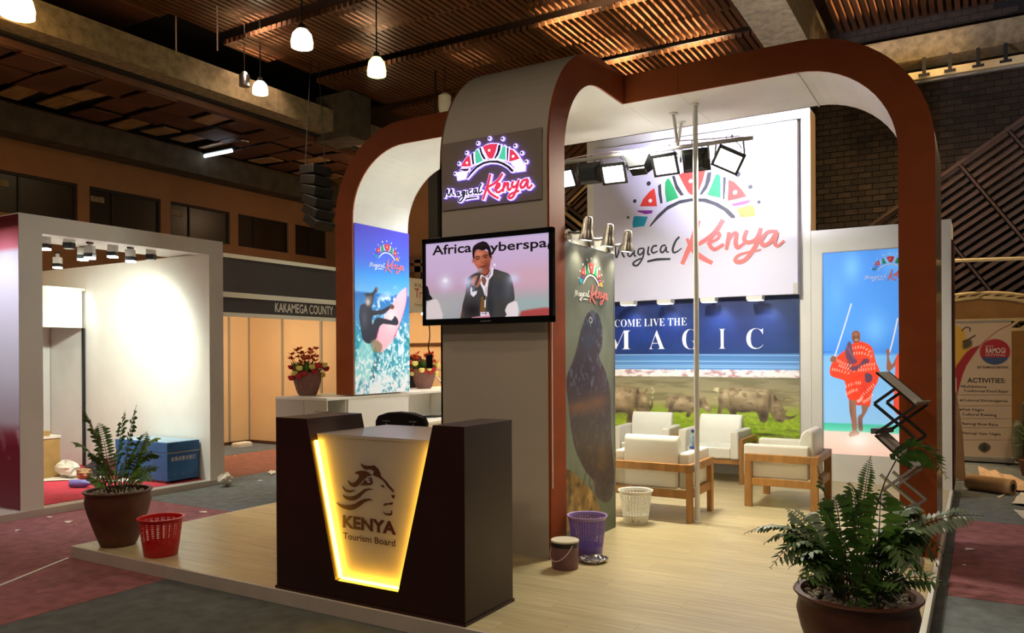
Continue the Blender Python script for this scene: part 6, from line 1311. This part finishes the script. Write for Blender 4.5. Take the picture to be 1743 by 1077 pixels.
p.poly(N2([(200, 0), (240, 0), (205, 130), (200, 140)]), (160, 36, 44)); p.line(N([(770, 598), (640, 660), (540, 740), (450, 820)]), 1.2, (120, 40, 40))
p.line(N([(310, 660), (345, 630), (385, 640), (380, 665)]), 2, (60, 50, 40)); p.line(N([(320, 760), (370, 740), (430, 705)]), 2.4, (50, 44, 40)); p.poly(N([(318, 760), (390, 740), (400, 800), (320, 830)]), (60, 54, 50), 4, 2, .8)
cm = p.mask([(1580+(612+140*math.cos(a))/5.387, 440+(855+118*math.sin(a))/5.387) for a in np.linspace(0, 2*PI, 30)[:-1]], 1.2); yy = p.px(N([(612, 905)]))[0][1]
p.mix(cm*(p.Y < yy), (176, 40, 56)); p.mix(cm*(p.Y >= yy), (60, 84, 130))
for y, in ((133,), (209,), (299,), (363,), (450,)): p.line(N2([(205, y), (400, y), (592, y)]), .7, (130, 100, 84))
for x, y in ((236, 71), (232, 170), (228, 236)): p.blob(N2([(x, y)])[0], 2, 1.2, (30, 26, 40), 1)
cr = (395, 505); p.poly(N2([(362, 480), (395, 468), (428, 480), (440, 510), (395, 540), (352, 510)]), (96, 86, 70), 2, 2); p.blob(N2([(395, 508)])[0], 5, 5, (40, 40, 40), .9); p.poly(N2([(380, 475), (395, 466), (410, 475), (395, 484)]), (60, 56, 50), 1)
p.build('print', t, picmat('banner_print', 0, .6), .002)
fr = wallframe(BY-.003); bxx = lambda f, x0, y0, x1, y1: tuple(float(k) for k in (at(*f([(x0, y0)])[0], y=BY)[0], at(*f([(x1, y1)])[0], y=BY)[0], at(*f([(x0, y1)])[0], y=BY)[2], at(*f([(x0, y0)])[0], y=BY)[2]))
for s, f, b_, m, bo in (('EST', N, (530, 797, 600, 812), 'text_white', 0), ('RAMOGI', N, (528, 818, 708, 868), 'text_white', .02), ('FESTIVAL', N, (528, 876, 710, 894), 'text_white', 0), ('EST RAMOGI FESTIVAL', N, (450, 986, 742, 1006), 'text_dark', .02), ('ACTIVITIES:', N2, (275, 12, 545, 46), 'text_dark', .02),
        ('Exhibitions', N2, (248, 62, 412, 82), 'text_dark', .01), ('Traditional Food Expo', N2, (248, 94, 565, 116), 'text_dark', .01), ('Cultural Extravaganza', N2, (245, 160, 560, 182), 'text_dark', .01), ('Fish Night', N2, (242, 226, 395, 248), 'text_dark', .01), ('Cultural Evening', N2, (240, 258, 482, 282), 'text_dark', .01), ('Ramogi Boat Race', N2, (240, 324, 492, 348), 'text_dark', .01), ('Ramogi Gala Night', N2, (240, 390, 512, 412), 'text_dark', .01)):
    text(s, 'lettering', fr, *bxx(f, *b_), m, t, bo, .001)
# cream lattice arch behind it
t = thing('lattice_arch', 'cream lattice half round arch behind the pull up banner', 'arch', (.25, 15.2, 0)); AYY = 15.2
ac = at(1668, 545, y=AYY); ro = at(1668, 498, y=AYY)[2]-ac[2]; wid = 1.15
arcp = lambda k: [V(ac[0]+wid*k*math.cos(a), AYY, ac[2]+ro*k*math.sin(a)) for a in np.linspace(0, PI, 20)]
MB().prism([(ac[0]+wid*.95*math.cos(a), ac[2]+ro*.95*math.sin(a)) for a in np.linspace(0, PI, 20)], wallframe(AYY+.05), .02).build('back_panel', 'tan', t)
for k in (1.0, .82): MB().tube(arcp(k), .03, 6).build('arc_rail', 'cream', t)
A1_, A2_ = arcp(1.0), arcp(.82)
for i in range(0, 19): MB().bar(A1_[i], A2_[min(i+1, 19)], .03, .03, up=(0, 1, 0)).build('lattice_bar', 'cream', t)
for dz in (0, -.16): MB().bar((ac[0]-wid, AYY, ac[2]+dz), (ac[0]+wid, AYY, ac[2]+dz), .05, .05).build('base_rail', 'cream', t)
for i in range(12): MB().bar((ac[0]-wid+i*.19, AYY, ac[2]-.16), (ac[0]-wid+i*.19+.19, AYY, ac[2]), .04, .04, up=(0, 1, 0)).build('lattice_bar', 'cream', t)
MB().box((ac[0]-1.0, AYY-.02, 0), (ac[0]+1.1, AYY+.02, ac[2]-.18)).build('drape', 'tan', t)
a, c = at(1585, 445, y=15.05), at(1790, 438, y=15.05); lone('cross_pipe', MB().tube([a, (a+c)/2, c], .032, 10).tube([c, V(c[0], 15.05, 0)], .032, 10).tube([a, V(a[0], 15.05, 0)], .032, 10), 'cream', 'pale horizontal pipe crossing above the pull up banner', 'pipe', (a[0], 15.05, 0), smooth=True)
# seats and plants at the right edge
q = V(1.05, 13.85, 0); t = thing('sofa', 'olive upholstered sofa at the right edge beyond the banner', 'sofa', q)
for a, c, nm in (((-.5, -.4, .1), (.8, .4, .42), 'seat'), ((-.5, .25, .42), (.8, .45, .95), 'backrest'), ((-.62, -.4, .1), (-.5, .4, .66), 'armrest')): MB().box(a, c).build(nm, 'olive', t, bev=.05, world=False)
for s in (-.45, .7): MB().box((s, -.35, 0), (s+.06, -.29, .1)).build('leg', 'blackm', t, world=False)
for k, (x, y, h, lb) in enumerate(((.72, 13.75, 1.3, 'white slatted chair back above the olive sofa'), )):
    t = thing('chair', lb, 'chair', (x, 14.9, 0))
    for j in range(4): MB().box((-.02+j*.07, 0, .5), (.03+j*.07, .04, 1.55-.05*j)).build('back_slat', 'cream', t, world=False)
    MB().box((-.1, -.4, .46), (.35, .0, .52)).build('seat', 'cream', t, world=False)
    for sx in (-.08, .3):
        for sy in (-.38, -.04): MB().box((sx, sy, 0), (sx+.04, sy+.04, .46)).build('leg', 'cream', t, world=False)
q = V(.62, 12.85, 0); t = thing('potted_shrub', 'dark green shrub with a purple bloom at the right edge of the photo', 'potted plant', q)
MB().lathe([(.12, 0), (.17, .22), (.16, .24), (.14, .2)], 18).build('pot', 'terracotta', t, world=False); lf = MB(); r_ = random.Random(4)
for k in range(160):
    a = r_.uniform(0, 2*PI); e_ = r_.uniform(-.2, 1.3); d = V(math.cos(a)*math.cos(e_), math.sin(a)*math.cos(e_), math.sin(e_)); b0 = V(0, 0, .45)+d*r_.uniform(.08, .2); sd = unit(np.cross(d, (0, 0, 1)))*.025; lf.add([b0, b0+d*.06+sd, b0+d*.12, b0+d*.06-sd], [(0, 1, 2, 3)])
lf.build('foliage', 'fern', t, world=False); MB().ball((.03, -.1, .88), .07, 10, sq=(1, 1, 1.3)).build('bloom', mat('purple_bloom', (90, 40, 100), .7), t, world=False); MB().tube([(0, 0, .2), (.03, -.1, .85)], .01, 5).build('stalk', 'stem', t, world=False)
# kraft paper roll and cardboard sheets on the carpet
a, c = V(-.12, 11.25, .10), V(.34, 11.02, .09); t = thing('paper_roll', 'rolled kraft paper lying on the grey carpet below the banner', 'roll', V(.1, 11.1, 0))
MB().tube([a, c], .095, 20).build('roll', 'kraft', t, smooth=True); MB().tube([c-.001*(c-a), c+.004*(c-a)], .05, 14).build('core', 'dark', t)
sheet('cardboard_sheet', [(.02, 11.4), (.60, 11.2), (.40, 12.6), (-.02, 13.2)], 0, 'pale_card', 'large flat kraft sheet on the carpet between roll and banner', 'cardboard', None, .05)
sheet('cardboard_sheet', [(.30, 10.35), (.9, 9.8), (1.0, 11.0), (.42, 11.1)], 0, 'paper', 'pale flat sheet at the right edge in front of the kraft roll', 'cardboard', None, .03)
sheet('paper_strip', [at(1622, 880, z=0)[:2], at(1648, 881, z=0)[:2], at(1646, 886, z=0)[:2], at(1622, 885, z=0)[:2]], 0, 'white', 'white paper strip on the carpet next to the fern tip', 'paper')
sheet('paper_strip', [at(1725, 868, z=0)[:2], at(1760, 872, z=0)[:2], at(1765, 890, z=0)[:2], at(1743, 884, z=0)[:2]], 0, 'white', 'white paper corner at the right edge on the maroon carpet', 'paper')
sheet('paper_strip', [at(1697, 846, z=0)[:2], at(1710, 840, z=0)[:2], at(1714, 842, z=0)[:2], at(1700, 848, z=0)[:2]], 0, 'paper', 'short pale strip on the grey carpet left of the pale sheet', 'paper')
t = thing('leaning_cardboard', 'tall brown cardboard panel leaning behind the white end wall', 'cardboard', (-.2, 11.7, 0))
wq = lambda x, y: tuple(at(x, y, y=11.8)[[0, 2]])
MB().prism([wq(1622, 812), (wq(1644, 812)[0], .01), wq(1639, 740), wq(1632, 690), wq(1628, 668), wq(1622, 664)], wallframe(11.8), .02).build('panel', 'kraft', t)
